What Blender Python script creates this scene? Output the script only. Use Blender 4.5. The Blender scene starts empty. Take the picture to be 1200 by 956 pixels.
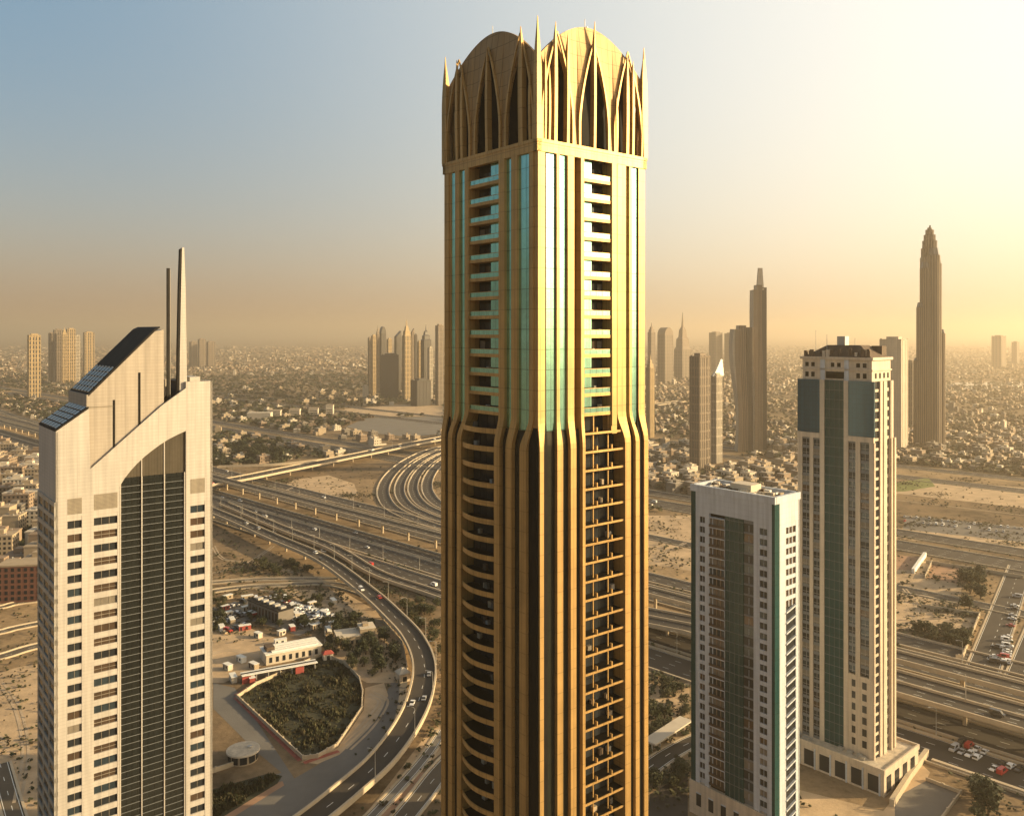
import bpy, math, random
from math import sin, cos, pi, radians, sqrt, atan2, hypot
from mathutils import Vector

# ------------------------------------------------------------------ camera, sky, sun, exposure
scene = bpy.context.scene
COL = scene.collection
CAM_Z = 165.0
cam_data = bpy.data.cameras.new("camera")
cam = bpy.data.objects.new("camera", cam_data)
COL.objects.link(cam)
cam.location = (0, 0, CAM_Z)
cam.rotation_euler = (pi / 2, 0, 0)
cam_data.sensor_width = 36.0
cam_data.lens = 30.0
cam_data.shift_y = -0.0735
cam_data.clip_start = 1.0
cam_data.clip_end = 200000.0
scene.camera = cam

SUN_AZ, SUN_EL = 88.0, 15.0          # degrees, azimuth from the view axis towards the right
world = bpy.data.worlds.new("World")
scene.world = world
world.use_nodes = True
wn = world.node_tree.nodes
wl = world.node_tree.links
bg = wn["Background"]
sky = wn.new("ShaderNodeTexSky")
sky.sky_type = 'NISHITA'
sky.sun_disc = False
sky.sun_elevation = radians(SUN_EL)
sky.sun_rotation = radians(SUN_AZ)
sky.altitude = 0
sky.air_density = 1.2
sky.dust_density = 4.0
sky.ozone_density = 1.0
# the clear sky plus the dust hanging in it: tan away from the sun, cream towards it, thickest near the horizon
SKY_STRENGTH, DUST_STRENGTH = 0.04, 0.40
def wnode(kind, **kw):
    n = wn.new(kind)
    for k, v in kw.items():
        setattr(n, k, v)
    return n
def wmath(op, a, b=None, clamp=False):
    n = wnode("ShaderNodeMath", operation=op, use_clamp=clamp)
    for i, v in enumerate((a, b)):
        if v is None: continue
        if isinstance(v, (int, float)): n.inputs[i].default_value = v
        else: wl.new(v, n.inputs[i])
    return n.outputs[0]
def wmix(fac, a, b):
    n = wnode("ShaderNodeMix", data_type='RGBA')
    wl.new(fac, n.inputs[0])
    for i, v in ((6, a), (7, b)):
        if isinstance(v, tuple): n.inputs[i].default_value = (*v, 1)
        else: wl.new(v, n.inputs[i])
    return n.outputs[2]
wtc = wnode("ShaderNodeTexCoord")
wsep = wnode("ShaderNodeSeparateXYZ")
wl.new(wtc.outputs["Generated"], wsep.inputs[0])
up = wmath('MAXIMUM', wsep.outputs[2], 0.0)
wdot = wnode("ShaderNodeVectorMath", operation='DOT_PRODUCT')
wl.new(wtc.outputs["Generated"], wdot.inputs[0])
wdot.inputs[1].default_value = (sin(radians(SUN_AZ)) * cos(radians(SUN_EL)), cos(radians(SUN_AZ)) * cos(radians(SUN_EL)), sin(radians(SUN_EL)))
near = wnode("ShaderNodeMapRange", interpolation_type='SMOOTHSTEP')
near.inputs["From Min"].default_value = -0.46
near.inputs["From Max"].default_value = 0.74
wl.new(wdot.outputs["Value"], near.inputs["Value"])
near = near.outputs[0]
low = wmath('POWER', 2.718, wmath('MULTIPLY', up, -1 / 0.145))
upper = wmix(near, (0.070, 0.225, 0.36), (1.20, 1.12, 0.95))
lower = wmix(near, (0.58, 0.37, 0.20), (1.04, 0.80, 0.49))
dust = wmix(low, upper, lower)
glow = wmath('MULTIPLY', wmath('POWER', wmath('MAXIMUM', wdot.outputs["Value"], 0.0), 10.0), 2.2)
gcol = wnode("ShaderNodeVectorMath", operation='SCALE')
gcol.inputs[0].default_value = (1.0, 0.86, 0.52)
wl.new(glow, gcol.inputs["Scale"])
dsum = wnode("ShaderNodeVectorMath", operation='ADD')
wl.new(dust, dsum.inputs[0]); wl.new(gcol.outputs[0], dsum.inputs[1])
bg2 = wnode("ShaderNodeBackground")
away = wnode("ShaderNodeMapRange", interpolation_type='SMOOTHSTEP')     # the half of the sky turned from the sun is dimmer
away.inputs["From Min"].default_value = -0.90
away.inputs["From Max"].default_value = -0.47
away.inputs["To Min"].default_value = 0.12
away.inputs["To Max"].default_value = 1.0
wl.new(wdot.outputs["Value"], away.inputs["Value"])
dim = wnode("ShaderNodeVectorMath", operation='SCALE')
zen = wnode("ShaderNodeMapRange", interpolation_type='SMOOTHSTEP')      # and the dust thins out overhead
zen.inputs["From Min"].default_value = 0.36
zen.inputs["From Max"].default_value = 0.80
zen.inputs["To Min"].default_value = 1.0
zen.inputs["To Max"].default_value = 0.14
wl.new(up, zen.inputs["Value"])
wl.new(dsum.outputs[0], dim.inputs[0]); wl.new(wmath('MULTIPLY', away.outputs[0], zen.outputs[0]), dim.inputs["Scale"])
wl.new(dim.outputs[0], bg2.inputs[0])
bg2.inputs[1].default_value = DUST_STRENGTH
wl.new(sky.outputs[0], bg.inputs[0])
bg.inputs[1].default_value = SKY_STRENGTH
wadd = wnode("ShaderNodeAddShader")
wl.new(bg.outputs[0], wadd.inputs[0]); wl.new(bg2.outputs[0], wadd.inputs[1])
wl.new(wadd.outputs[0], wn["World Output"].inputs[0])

sun_data = bpy.data.lights.new("sun", 'SUN')
sun_data.energy = 5.0
sun_data.angle = radians(0.5)
sun_data.color = (1.0, 0.74, 0.40)
sun = bpy.data.objects.new("sun", sun_data)
COL.objects.link(sun)
sdir = Vector((sin(radians(SUN_AZ)) * cos(radians(SUN_EL)), cos(radians(SUN_AZ)) * cos(radians(SUN_EL)), sin(radians(SUN_EL))))
sun.rotation_euler = (-sdir).to_track_quat('-Z', 'Y').to_euler()

scene.view_settings.view_transform = 'Standard'
scene.view_settings.look = 'None'
scene.view_settings.exposure = 1.0
scene.view_settings.gamma = 1.0
scene.view_settings.use_curve_mapping = False
scene.render.engine = 'CYCLES'
scene.cycles.max_bounces = 6
scene.cycles.diffuse_bounces = 2
scene.cycles.glossy_bounces = 3
scene.cycles.volume_bounces = 0
scene.cycles.use_denoising = True

HAZE_DENSITY = 1.45e-4
HAZE_COLOR = (1.0, 0.84, 0.62, 1)
HAZE_ANISO = 0.5

rnd = random.Random(11)

# ------------------------------------------------------------------ materials
MATS = {}

def nd(nt, kind, **kw):
    n = nt.nodes.new(kind)
    for k, v in kw.items():
        setattr(n, k, v)
    return n

def mat(name, col, rough=0.7, metal=0.0, var=0.18, scale=0.25, spec=0.4, panel=None, line=0.6, bump=0.0, fine=0.0):
    """Principled material whose base colour varies with two sizes of noise; panel=(w, h) adds joints in the wall plane."""
    m = bpy.data.materials.new(name)
    m.use_nodes = True
    nt = m.node_tree
    p = nt.nodes["Principled BSDF"]
    p.inputs["Roughness"].default_value = rough
    p.inputs["Metallic"].default_value = metal
    p.inputs["Specular IOR Level"].default_value = spec
    tc = nd(nt, "ShaderNodeTexCoord")
    n1 = nd(nt, "ShaderNodeTexNoise")
    n1.inputs["Scale"].default_value = scale
    n1.inputs["Detail"].default_value = 6
    n1.inputs["Roughness"].default_value = 0.65
    nt.links.new(tc.outputs["Object"], n1.inputs["Vector"])
    mr = nd(nt, "ShaderNodeMapRange")
    mr.inputs["From Min"].default_value = 0.25
    mr.inputs["From Max"].default_value = 0.75
    mr.inputs["To Min"].default_value = 1 - var
    mr.inputs["To Max"].default_value = 1 + var
    nt.links.new(n1.outputs["Fac"], mr.inputs["Value"])
    fac = mr.outputs[0]
    if panel:
        sp = nd(nt, "ShaderNodeSeparateXYZ")
        nt.links.new(tc.outputs["Object"], sp.inputs[0])
        ad = nd(nt, "ShaderNodeMath", operation='ADD')
        nt.links.new(sp.outputs[0], ad.inputs[0])
        nt.links.new(sp.outputs[1], ad.inputs[1])
        cb = nd(nt, "ShaderNodeCombineXYZ")
        nt.links.new(ad.outputs[0], cb.inputs[0])
        nt.links.new(sp.outputs[2], cb.inputs[1])
        br = nd(nt, "ShaderNodeTexBrick")
        br.offset = 0.0
        br.inputs["Color1"].default_value = (1, 1, 1, 1)
        br.inputs["Color2"].default_value = (0.95, 0.95, 0.95, 1)
        br.inputs["Mortar"].default_value = (line, line, line, 1)
        br.inputs["Scale"].default_value = 1.0
        br.inputs["Mortar Size"].default_value = 0.08
        br.inputs["Brick Width"].default_value = panel[0]
        br.inputs["Row Height"].default_value = panel[1]
        nt.links.new(cb.outputs[0], br.inputs["Vector"])
        mu = nd(nt, "ShaderNodeMath", operation='MULTIPLY')
        nt.links.new(fac, mu.inputs[0])
        nt.links.new(br.outputs["Color"], mu.inputs[1])
        fac = mu.outputs[0]
        sm = nd(nt, "ShaderNodeMapping")
        sm.inputs["Scale"].default_value = (0.9, 0.9, 0.035)
        nt.links.new(tc.outputs["Object"], sm.inputs["Vector"])
        ns = nd(nt, "ShaderNodeTexNoise")
        ns.inputs["Scale"].default_value = 1.0
        ns.inputs["Detail"].default_value = 4
        nt.links.new(sm.outputs[0], ns.inputs["Vector"])
        ms = nd(nt, "ShaderNodeMapRange")
        ms.inputs["From Min"].default_value = 0.3
        ms.inputs["From Max"].default_value = 0.6
        ms.inputs["To Min"].default_value = 0.80
        ms.inputs["To Max"].default_value = 1.04
        nt.links.new(ns.outputs["Fac"], ms.inputs["Value"])
        m2 = nd(nt, "ShaderNodeMath", operation='MULTIPLY')
        nt.links.new(fac, m2.inputs[0])
        nt.links.new(ms.outputs[0], m2.inputs[1])
        fac = m2.outputs[0]
    mx = nd(nt, "ShaderNodeVectorMath", operation='SCALE')
    mx.inputs[0].default_value = col
    nt.links.new(fac, mx.inputs["Scale"])
    nt.links.new(mx.outputs[0], p.inputs["Base Color"])
    if bump or fine:
        n2 = nd(nt, "ShaderNodeTexNoise")
        n2.inputs["Scale"].default_value = fine or 1.5
        n2.inputs["Detail"].default_value = 3
        nt.links.new(tc.outputs["Object"], n2.inputs["Vector"])
        b = nd(nt, "ShaderNodeBump")
        b.inputs["Strength"].default_value = bump or 0.2
        b.inputs["Distance"].default_value = 0.3
        nt.links.new(n2.outputs["Fac"], b.inputs["Height"])
        nt.links.new(b.outputs[0], p.inputs["Normal"])
    MATS[name] = m
    return m

def pane():
    return rnd.choice(["window_dark"] * 7 + ["window_blue"] * 3 + ["window_brown", "window_blind"])

def glass(name, col, metal=0.85, rough=0.08, panel=(1.6, 3.6), wobble=0.012, line=0.45):
    m = mat(name, col, rough, metal, var=0.12, scale=0.6, spec=0.6, panel=panel, line=line)
    nt = m.node_tree
    p = nt.nodes["Principled BSDF"]
    tc = nd(nt, "ShaderNodeTexCoord")
    n2 = nd(nt, "ShaderNodeTexNoise")
    n2.inputs["Scale"].default_value = 0.5
    n2.inputs["Detail"].default_value = 2
    nt.links.new(tc.outputs["Object"], n2.inputs["Vector"])
    b = nd(nt, "ShaderNodeBump")
    b.inputs["Strength"].default_value = wobble * 10
    b.inputs["Distance"].default_value = 0.12
    nt.links.new(n2.outputs["Fac"], b.inputs["Height"])
    nt.links.new(b.outputs[0], p.inputs["Normal"])
    if name in ("green_glass", "window_dark", "tower_dark_glass"):
        p.inputs["Specular IOR Level"].default_value = 0.22
    return m

mat("gold_cladding", (0.46, 0.292, 0.108), 0.48, 0.42, var=0.20, scale=0.15, panel=(1.4, 3.6), line=0.7)
mat("gold_shell", (0.34, 0.22, 0.095), 0.55, 0.4, var=0.08, scale=0.12, panel=(1.9, 2.6), line=0.6)
glass("teal_glass", (0.31, 0.64, 0.63), 0.96, 0.10, line=0.55)
glass("tower_dark_glass", (0.022, 0.024, 0.018), 0.12, 0.15, panel=(1.6, 3.4), line=0.7)
mat("recess_dark", (0.010, 0.009, 0.007), 0.7, 0, var=0.4, scale=0.4, spec=0.1)
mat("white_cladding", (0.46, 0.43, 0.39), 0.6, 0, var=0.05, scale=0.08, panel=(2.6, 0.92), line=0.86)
mat("white_cladding_shaded", (0.37, 0.325, 0.27), 0.6, 0, var=0.05, scale=0.08, panel=(2.6, 0.92), line=0.86)  # darker copy of the white cladding, paints the gable's shading into its colour
glass("black_glass", (0.022, 0.025, 0.024), 0.15, 0.10, panel=(1.5, 1.85), line=0.7)
glass("arch_reflection_glass", (0.26, 0.23, 0.18), 0.7, 0.16, panel=(0.8, 50.0), line=0.75)  # lighter tone paints in the smoky reflection under the arch
mat("roof_black", (0.022, 0.020, 0.018), 0.75, 0, var=0.3, scale=0.3, spec=0.12)
glass("window_dark", (0.030, 0.034, 0.038), 0.15, 0.12, panel=(50, 50))
glass("window_blue", (0.045, 0.065, 0.08), 0.35, 0.08, panel=(50, 50))
mat("window_blind", (0.20, 0.175, 0.14), 0.6, 0, var=0.2, scale=0.5, panel=(30, 0.3), line=0.8)
glass("window_brown", (0.10, 0.07, 0.05), 0.3, 0.15, panel=(50, 50))
mat("louvre_grey", (0.30, 0.26, 0.20), 0.6, 0, panel=(30, 0.35), line=0.5)
mat("pale_stone", (0.49, 0.53, 0.58), 0.6, 0, var=0.07, scale=0.1, panel=(3.2, 1.7), line=0.88)
mat("cream_stone", (0.56, 0.47, 0.36), 0.6, 0, var=0.08, scale=0.12, panel=(3.0, 1.8), line=0.88)
glass("green_glass", (0.014, 0.060, 0.060), 0.05, 0.14, panel=(1.6, 3.4), line=0.6)
glass("blue_glass", (0.020, 0.085, 0.135), 0.35, 0.10, panel=(1.6, 1.8), line=0.7)
mat("roof_brown", (0.105, 0.072, 0.046), 0.8, 0, var=0.4, scale=0.5)
mat("roof_grit", (0.50, 0.43, 0.33), 0.9, 0, var=0.35, scale=0.6)
mat("metal_grey", (0.42, 0.40, 0.36), 0.5, 0.3, var=0.15, scale=0.8)
mat("asphalt", (0.048, 0.039, 0.029), 0.85, 0, var=0.30, scale=0.06, fine=3.0, bump=0.1)
mat("asphalt_worn", (0.105, 0.084, 0.058), 0.88, 0, var=0.25, scale=0.05, fine=3.0, bump=0.1)
mat("concrete", (0.47, 0.385, 0.27), 0.8, 0, var=0.15, scale=0.15)
mat("paint_white", (0.75, 0.73, 0.66), 0.7, 0, var=0.15, scale=0.5)
mat("sand_pale", (0.46, 0.335, 0.205), 0.95, 0, var=0.36, scale=0.07, fine=0.8, bump=0.35)
mat("sand_track", (0.44, 0.34, 0.23), 0.95, 0, var=0.25, scale=0.1)
mat("kerb_red", (0.34, 0.10, 0.07), 0.85, 0, var=0.45, scale=0.4)
mat("sand_red", (0.36, 0.215, 0.13), 0.95, 0, var=0.35, scale=0.06, fine=0.8, bump=0.3)
mat("lot_grey", (0.16, 0.148, 0.13), 0.9, 0, var=0.2, scale=0.05, fine=1.0, bump=0.15)
mat("soil_dark", (0.040, 0.038, 0.018), 0.95, 0, var=0.5, scale=0.12, fine=0.6, bump=0.4)
mat("lawn", (0.15, 0.17, 0.04), 0.95, 0, var=0.3, scale=0.08)
mat("leaf_a", (0.048, 0.052, 0.018), 0.8, 0, var=0.45, scale=0.5)
mat("leaf_b", (0.062, 0.060, 0.022), 0.8, 0, var=0.45, scale=0.5)
mat("leaf_c", (0.036, 0.042, 0.016), 0.8, 0, var=0.45, scale=0.5)
mat("scrub_brown", (0.050, 0.040, 0.018), 0.9, 0, var=0.4, scale=0.3)
mat("spandrel_grey", (0.15, 0.16, 0.165), 0.6, 0, var=0.1)
mat("bark", (0.12, 0.085, 0.05), 0.9)
mat("brick_red", (0.19, 0.085, 0.055), 0.85, 0, var=0.3, scale=0.3)
mat("villa_white", (0.55, 0.48, 0.375), 0.85, 0, var=0.12, scale=0.2)
mat("villa_sand", (0.36, 0.285, 0.195), 0.85, 0, var=0.15, scale=0.2)
mat("villa_pink", (0.26, 0.19, 0.13), 0.85, 0, var=0.15, scale=0.2)
mat("villa_grey", (0.17, 0.15, 0.125), 0.85, 0, var=0.15, scale=0.2)
mat("tower_stone", (0.23, 0.18, 0.13), 0.75, 0, var=0.1, scale=0.05, panel=(4.0, 3.6), line=0.62)
mat("tower_gold", (0.40, 0.29, 0.15), 0.65, 0, var=0.1, scale=0.05, panel=(4.0, 3.6), line=0.7)
mat("tower_pale", (0.46, 0.40, 0.31), 0.7, 0, var=0.1, scale=0.05, panel=(4.0, 3.6), line=0.7)
glass("tower_slate", (0.055, 0.052, 0.048), 0.1, 0.3, panel=(3.0, 3.6), line=0.7)
mat("tyre", (0.015, 0.015, 0.015), 0.8)
for _n, _c in (("car_white", (0.78, 0.77, 0.74)), ("car_silver", (0.42, 0.42, 0.42)), ("car_black", (0.025, 0.025, 0.028)), ("car_red", (0.42, 0.03, 0.025)), ("car_sand", (0.45, 0.35, 0.22))):
    mat(_n, _c, 0.28, 0.0, var=0.04, scale=1.0, spec=0.6)
mat("awning_red", (0.33, 0.065, 0.05), 0.8)
mat("sail_white", (0.82, 0.80, 0.74), 0.45, 0, var=0.05)
mat("water_blue", (0.03, 0.06, 0.07), 0.08, 0, var=0.1, scale=0.01, spec=0.8, fine=0.05, bump=0.02)

def ground_material():
    m = bpy.data.materials.new("desert_ground")
    m.use_nodes = True
    nt = m.node_tree
    p = nt.nodes["Principled BSDF"]
    p.inputs["Roughness"].default_value = 0.95
    p.inputs["Specular IOR Level"].default_value = 0.15
    tc = nd(nt, "ShaderNodeTexCoord")
    def noise(s, d=8, r=0.6):
        n = nd(nt, "ShaderNodeTexNoise")
        n.inputs["Scale"].default_value = s
        n.inputs["Detail"].default_value = d
        n.inputs["Roughness"].default_value = r
        nt.links.new(tc.outputs["Object"], n.inputs["Vector"])
        return n
    def ramp(src, stops):
        r = nd(nt, "ShaderNodeValToRGB")
        e = r.color_ramp.elements
        while len(e) < len(stops):
            e.new(0.5)
        for i, (pos, c) in enumerate(stops):
            e[i].position = pos
            e[i].color = (*c, 1)
        nt.links.new(src, r.inputs[0])
        return r
    big = ramp(noise(0.0022, 6, 0.62).outputs["Fac"], [(0.30, (0.105, 0.077, 0.048)), (0.45, (0.21, 0.150, 0.088)), (0.56, (0.34, 0.244, 0.142)), (0.72, (0.145, 0.105, 0.064))])
    mid = ramp(noise(0.03, 8, 0.7).outputs["Fac"], [(0.34, (0.42, 0.42, 0.40)), (0.48, (0.95, 0.95, 0.95)), (0.66, (1.28, 1.25, 1.2))])
    small = ramp(noise(0.35, 5, 0.7).outputs["Fac"], [(0.30, (0.78, 0.77, 0.75)), (0.6, (1.05, 1.05, 1.05))])
    a = nd(nt, "ShaderNodeMix", data_type='RGBA', blend_type='MULTIPLY')
    a.inputs[0].default_value = 1
    nt.links.new(big.outputs[0], a.inputs[6]); nt.links.new(mid.outputs[0], a.inputs[7])
    b = nd(nt, "ShaderNodeMix", data_type='RGBA', blend_type='MULTIPLY')
    b.inputs[0].default_value = 1
    nt.links.new(a.outputs[2], b.inputs[6]); nt.links.new(small.outputs[0], b.inputs[7])
    nt.links.new(b.outputs[2], p.inputs["Base Color"])
    bp = nd(nt, "ShaderNodeBump")
    bp.inputs["Strength"].default_value = 0.5
    bp.inputs["Distance"].default_value = 0.6
    nt.links.new(noise(0.25, 6).outputs["Fac"], bp.inputs["Height"])
    nt.links.new(bp.outputs[0], p.inputs["Normal"])
    MATS["ground"] = m
ground_material()

# ------------------------------------------------------------------ helpers
class MB:
    """Collects shapes and links them as ONE mesh object."""
    def __init__(s):
        s.v, s.f, s.m, s.names = [], [], [], []
    def slot(s, name):
        if name not in s.names:
            s.names.append(name)
        return s.names.index(name)
    def add(s, verts, faces, mt):
        b = len(s.v)
        k = s.slot(mt)
        s.v += [tuple(p) for p in verts]
        for f in faces:
            s.f.append(tuple(b + i for i in f))
            s.m.append(k)
    BOXF = ((0, 1, 2, 3), (7, 6, 5, 4), (0, 4, 5, 1), (1, 5, 6, 2), (2, 6, 7, 3), (3, 7, 4, 0))
    def box(s, x0, x1, y0, y1, z0, z1, mt):
        s.add([(x0, y0, z0), (x0, y1, z0), (x1, y1, z0), (x1, y0, z0), (x0, y0, z1), (x0, y1, z1), (x1, y1, z1), (x1, y0, z1)], s.BOXF, mt)
    def fbox(s, F, t0, t1, o0, o1, z0, z1, mt):
        c = [(t0, o0), (t0, o1), (t1, o1), (t1, o0)]
        s.add([F(a, b, z0) for a, b in c] + [F(a, b, z1) for a, b in c], s.BOXF, mt)
    def rings(s, rings, mt, cap=True):
        n = len(rings[0])
        vs = [p for r in rings for p in r]
        fs = []
        for k in range(len(rings) - 1):
            for i in range(n):
                j = (i + 1) % n
                fs.append((k * n + i, k * n + j, (k + 1) * n + j, (k + 1) * n + i))
        if cap:
            fs.append(tuple(range(n))[::-1])
            fs.append(tuple((len(rings) - 1) * n + i for i in range(n)))
        s.add(vs, fs, mt)
    def rbox(s, cx, cy, w, d, z0, z1, ang, mt):
        c, q = cos(ang), sin(ang)
        P = [(-w / 2, -d / 2), (-w / 2, d / 2), (w / 2, d / 2), (w / 2, -d / 2)]
        P = [(cx + a * c - b * q, cy + a * q + b * c) for a, b in P]
        s.add([(x, y, z0) for x, y in P] + [(x, y, z1) for x, y in P], s.BOXF, mt)
    def prism(s, poly, F, o0, o1, mt):
        """poly in (t, z), extruded along the face normal from o0 to o1."""
        n = len(poly)
        vs = [F(t, o0, z) for t, z in poly] + [F(t, o1, z) for t, z in poly]
        fs = [tuple(range(n)), tuple(range(2 * n - 1, n - 1, -1))]
        for i in range(n):
            j = (i + 1) % n
            fs.append((i, j, n + j, n + i))
        s.add(vs, fs, mt)
    def sheet(s, pts, z, mt):
        s.add([(x, y, z) for x, y in pts], [tuple(range(len(pts)))], mt)
    def cyl(s, cx, cy, r, z0, z1, mt, n=10, r1=None):
        r1 = r if r1 is None else r1
        s.rings([[(cx + r * cos(2 * pi * i / n), cy + r * sin(2 * pi * i / n), z0) for i in range(n)],
                 [(cx + r1 * cos(2 * pi * i / n), cy + r1 * sin(2 * pi * i / n), z1) for i in range(n)]], mt)
    def mesh(s, name):
        me = bpy.data.meshes.new(name)
        me.from_pydata(s.v, [], s.f)
        for nme in s.names:
            me.materials.append(MATS[nme])
        me.polygons.foreach_set("material_index", s.m)
        me.update()
        return me
    def build(s, name, parent=None, loc=None, rot=0.0):
        o = bpy.data.objects.new(name, s.mesh(name))
        COL.objects.link(o)
        if parent is not None:
            o.parent = parent
        if loc is not None:
            o.location = loc
            o.rotation_euler = (0, 0, rot)
        return o

def tag(o, label=None, cat=None, group=None, kind=None):
    if label: o["label"] = label
    if cat: o["category"] = cat
    if group: o["group"] = group
    if kind: o["kind"] = kind
    return o

def thing(name, label, cat, loc=(0, 0, 0), rot=0.0, group=None):
    o = bpy.data.objects.new(name, None)
    o.empty_display_size = 2
    COL.objects.link(o)
    o.location = loc
    o.rotation_euler = (0, 0, rot)
    return tag(o, label, cat, group)

def face_maps(W, D):
    return {'R': lambda t, o, z: (t, -o, z), 'L': lambda t, o, z: (-o, t, z),
            'RB': lambda t, o, z: (W + o, t, z), 'LB': lambda t, o, z: (t, D + o, z)}

def gp(x, y, z=0.0):
    """Ground point (height z) seen at photo pixel (x, y)."""
    d = (CAM_Z - z) * 1000.0 / (y - 390.0)
    return ((x - 600.0) / 1000.0 * d, d)

def smooth(pts, n=8):
    """Catmull-Rom through the points (any dimension)."""
    P = [pts[0]] + list(pts) + [pts[-1]]
    out = []
    for i in range(1, len(P) - 2):
        a, b, c, d = P[i - 1], P[i], P[i + 1], P[i + 2]
        for k in range(n):
            t = k / n
            out.append(tuple(0.5 * (2 * b[j] + (c[j] - a[j]) * t + (2 * a[j] - 5 * b[j] + 4 * c[j] - d[j]) * t * t + (3 * b[j] - a[j] - 3 * c[j] + d[j]) * t ** 3) for j in range(len(b))))
    out.append(tuple(pts[-1]))
    return out

def normals(path):
    N = []
    for i in range(len(path)):
        a, b = path[max(0, i - 1)], path[min(len(path) - 1, i + 1)]
        dx, dy = b[0] - a[0], b[1] - a[1]
        l = hypot(dx, dy) or 1
        N.append((-dy / l, dx / l))
    return N

def ribbon(mb, path, o0, o1, dz, mt, thick=0.0):
    """A strip between lateral offsets o0..o1 of a path of (x, y, z); thick gives it a body below."""
    N = normals(path)
    A = [(p[0] + n[0] * o0, p[1] + n[1] * o0, p[2] + dz) for p, n in zip(path, N)]
    B = [(p[0] + n[0] * o1, p[1] + n[1] * o1, p[2] + dz) for p, n in zip(path, N)]
    k = len(path)
    if thick <= 0:
        mb.add(A + B, [(i, i + 1, k + i + 1, k + i) for i in range(k - 1)], mt)
    else:
        rings = [[a, b, (b[0], b[1], b[2] - thick), (a[0], a[1], a[2] - thick)] for a, b in zip(A, B)]
        mb.rings(rings, mt)

def resample(path, step):
    out = [path[0]]
    acc = 0.0
    for a, b in zip(path, path[1:]):
        l = sqrt(sum((b[j] - a[j]) ** 2 for j in range(3)))
        pos = step - acc
        while pos <= l:
            t = pos / l
            out.append(tuple(a[j] + (b[j] - a[j]) * t for j in range(3)))
            pos += step
        acc = (acc + l) % step
    return out

def dashes(mb, path, off, dz, dash=3.5, gap=8.5, w=0.11):
    P = resample(path, dash + gap)
    N = normals(P)
    for p, n in list(zip(P, N))[:-1]:
        t = (n[1], -n[0])
        cx, cy = p[0] + n[0] * off, p[1] + n[1] * off
        mb.add([(cx + t[0] * a + n[0] * b, cy + t[1] * a + n[1] * b, p[2] + dz) for a, b in ((0, -w), (dash, -w), (dash, w), (0, w))], [(0, 1, 2, 3)], "paint_white")

ROADS = []            # (path, half width): kept clear of houses and trees

def road(path, width, lanes=3, z=0.05, barrier=0.9, mt="asphalt", name="road", edges=(True, True)):
    path = [(p[0], p[1], z) for p in path]
    ROADS.append((resample(path, 9), width / 2 + 4))
    mb = MB()
    ribbon(mb, path, -width / 2, width / 2, 0, mt)
    r = tag(mb.build(name), kind="structure")
    if barrier > 0:
        for s, on in zip((-1, 1), edges):
            if on:
                b = MB()
                ribbon(b, path, s * (width / 2 - 0.1) - 0.45, s * (width / 2 - 0.1) + 0.45, barrier, "concrete", barrier + 0.3)
                b.build("kerb", r)
    mk = MB()
    for k in range(1, lanes):
        dashes(mk, path, -width / 2 + 1.2 + (width - 2.4) * k / lanes, 0.04)
    for s in (-1, 1):
        ribbon(mk, path, s * (width / 2 - 1.1) - 0.12, s * (width / 2 - 1.1) + 0.12, 0.04, "paint_white")
    mk.build("road_marking", r)
    return r

def flyover(path, width, label, lanes=2, name="flyover", pier_gap=32, group=None, pier_r=0.9, mt="asphalt", median=False):
    """An elevated road: deck, parapets, markings and piers standing on the ground."""
    ROADS.append((resample(path, 9), width / 2 + 5))
    root = thing(name, label, "flyover", (path[0][0], path[0][1], 0), 0, group)
    path = [(p[0] - path[0][0], p[1] - path[0][1], p[2]) for p in path]
    d = MB()
    ribbon(d, path, -width / 2, width / 2, 0, mt)
    ribbon(d, path, -width / 2, width / 2, -0.02, "concrete", 1.3)
    d.build("deck", root)
    offs = [-width / 2, width / 2] + ([0.0] if median else [])
    for s in offs:
        b = MB()
        ribbon(b, path, s - 0.4, s + 0.4, 1.1, "concrete", 1.9 if s else 1.1)
        b.build("parapet", root)
    mk = MB()
    for k in range(1, lanes):
        if not (median and k * 2 == lanes):
            dashes(mk, path, -width / 2 + 1.0 + (width - 2.0) * k / lanes, 0.04)
    mk.build("road_marking", root)
    P = resample(path, pier_gap)
    for p in P[1:-1]:
        if p[2] > 3.0:
            b = MB()
            b.cyl(p[0], p[1], pier_r, 0.0, p[2] - 2.2, "concrete", 10)
            b.cyl(p[0], p[1], pier_r, p[2] - 2.2, p[2] - 1.3, "concrete", 10, pier_r * 2.2)
            b.build("pier", root)
    return root

def comb(F, a, b, back, front, inner, bands, mt, z0, z1):
    """A wall column as one piece: thick where the bands (z pairs, rising) are, thin behind the windows."""
    prof = [(back, z1), (back, z0)]
    for p, q in bands:
        prof += [(inner, p), (front, p), (front, q), (inner, q)]
    m = MB()
    m.rings([[F(a, o, z) for o, z in prof], [F(b, o, z) for o, z in prof]], mt)
    return m

# ------------------------------------------------------------------ ground, water, haze
g = MB()
g.box(-60000, 60000, -40000, 80000, -0.9, 0.0, "ground")
tag(g.build("ground"), kind="structure")

w = MB()
w.sheet(smooth([(1150, 2500), (1500, 2330), (2400, 2300), (3600, 2450), (4300, 2900), (3400, 3050), (2200, 2950), (1400, 2800), (1150, 2500)], 6)[:-1], 0.12, "water_blue")
tag(w.build("water"), kind="structure")

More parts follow.
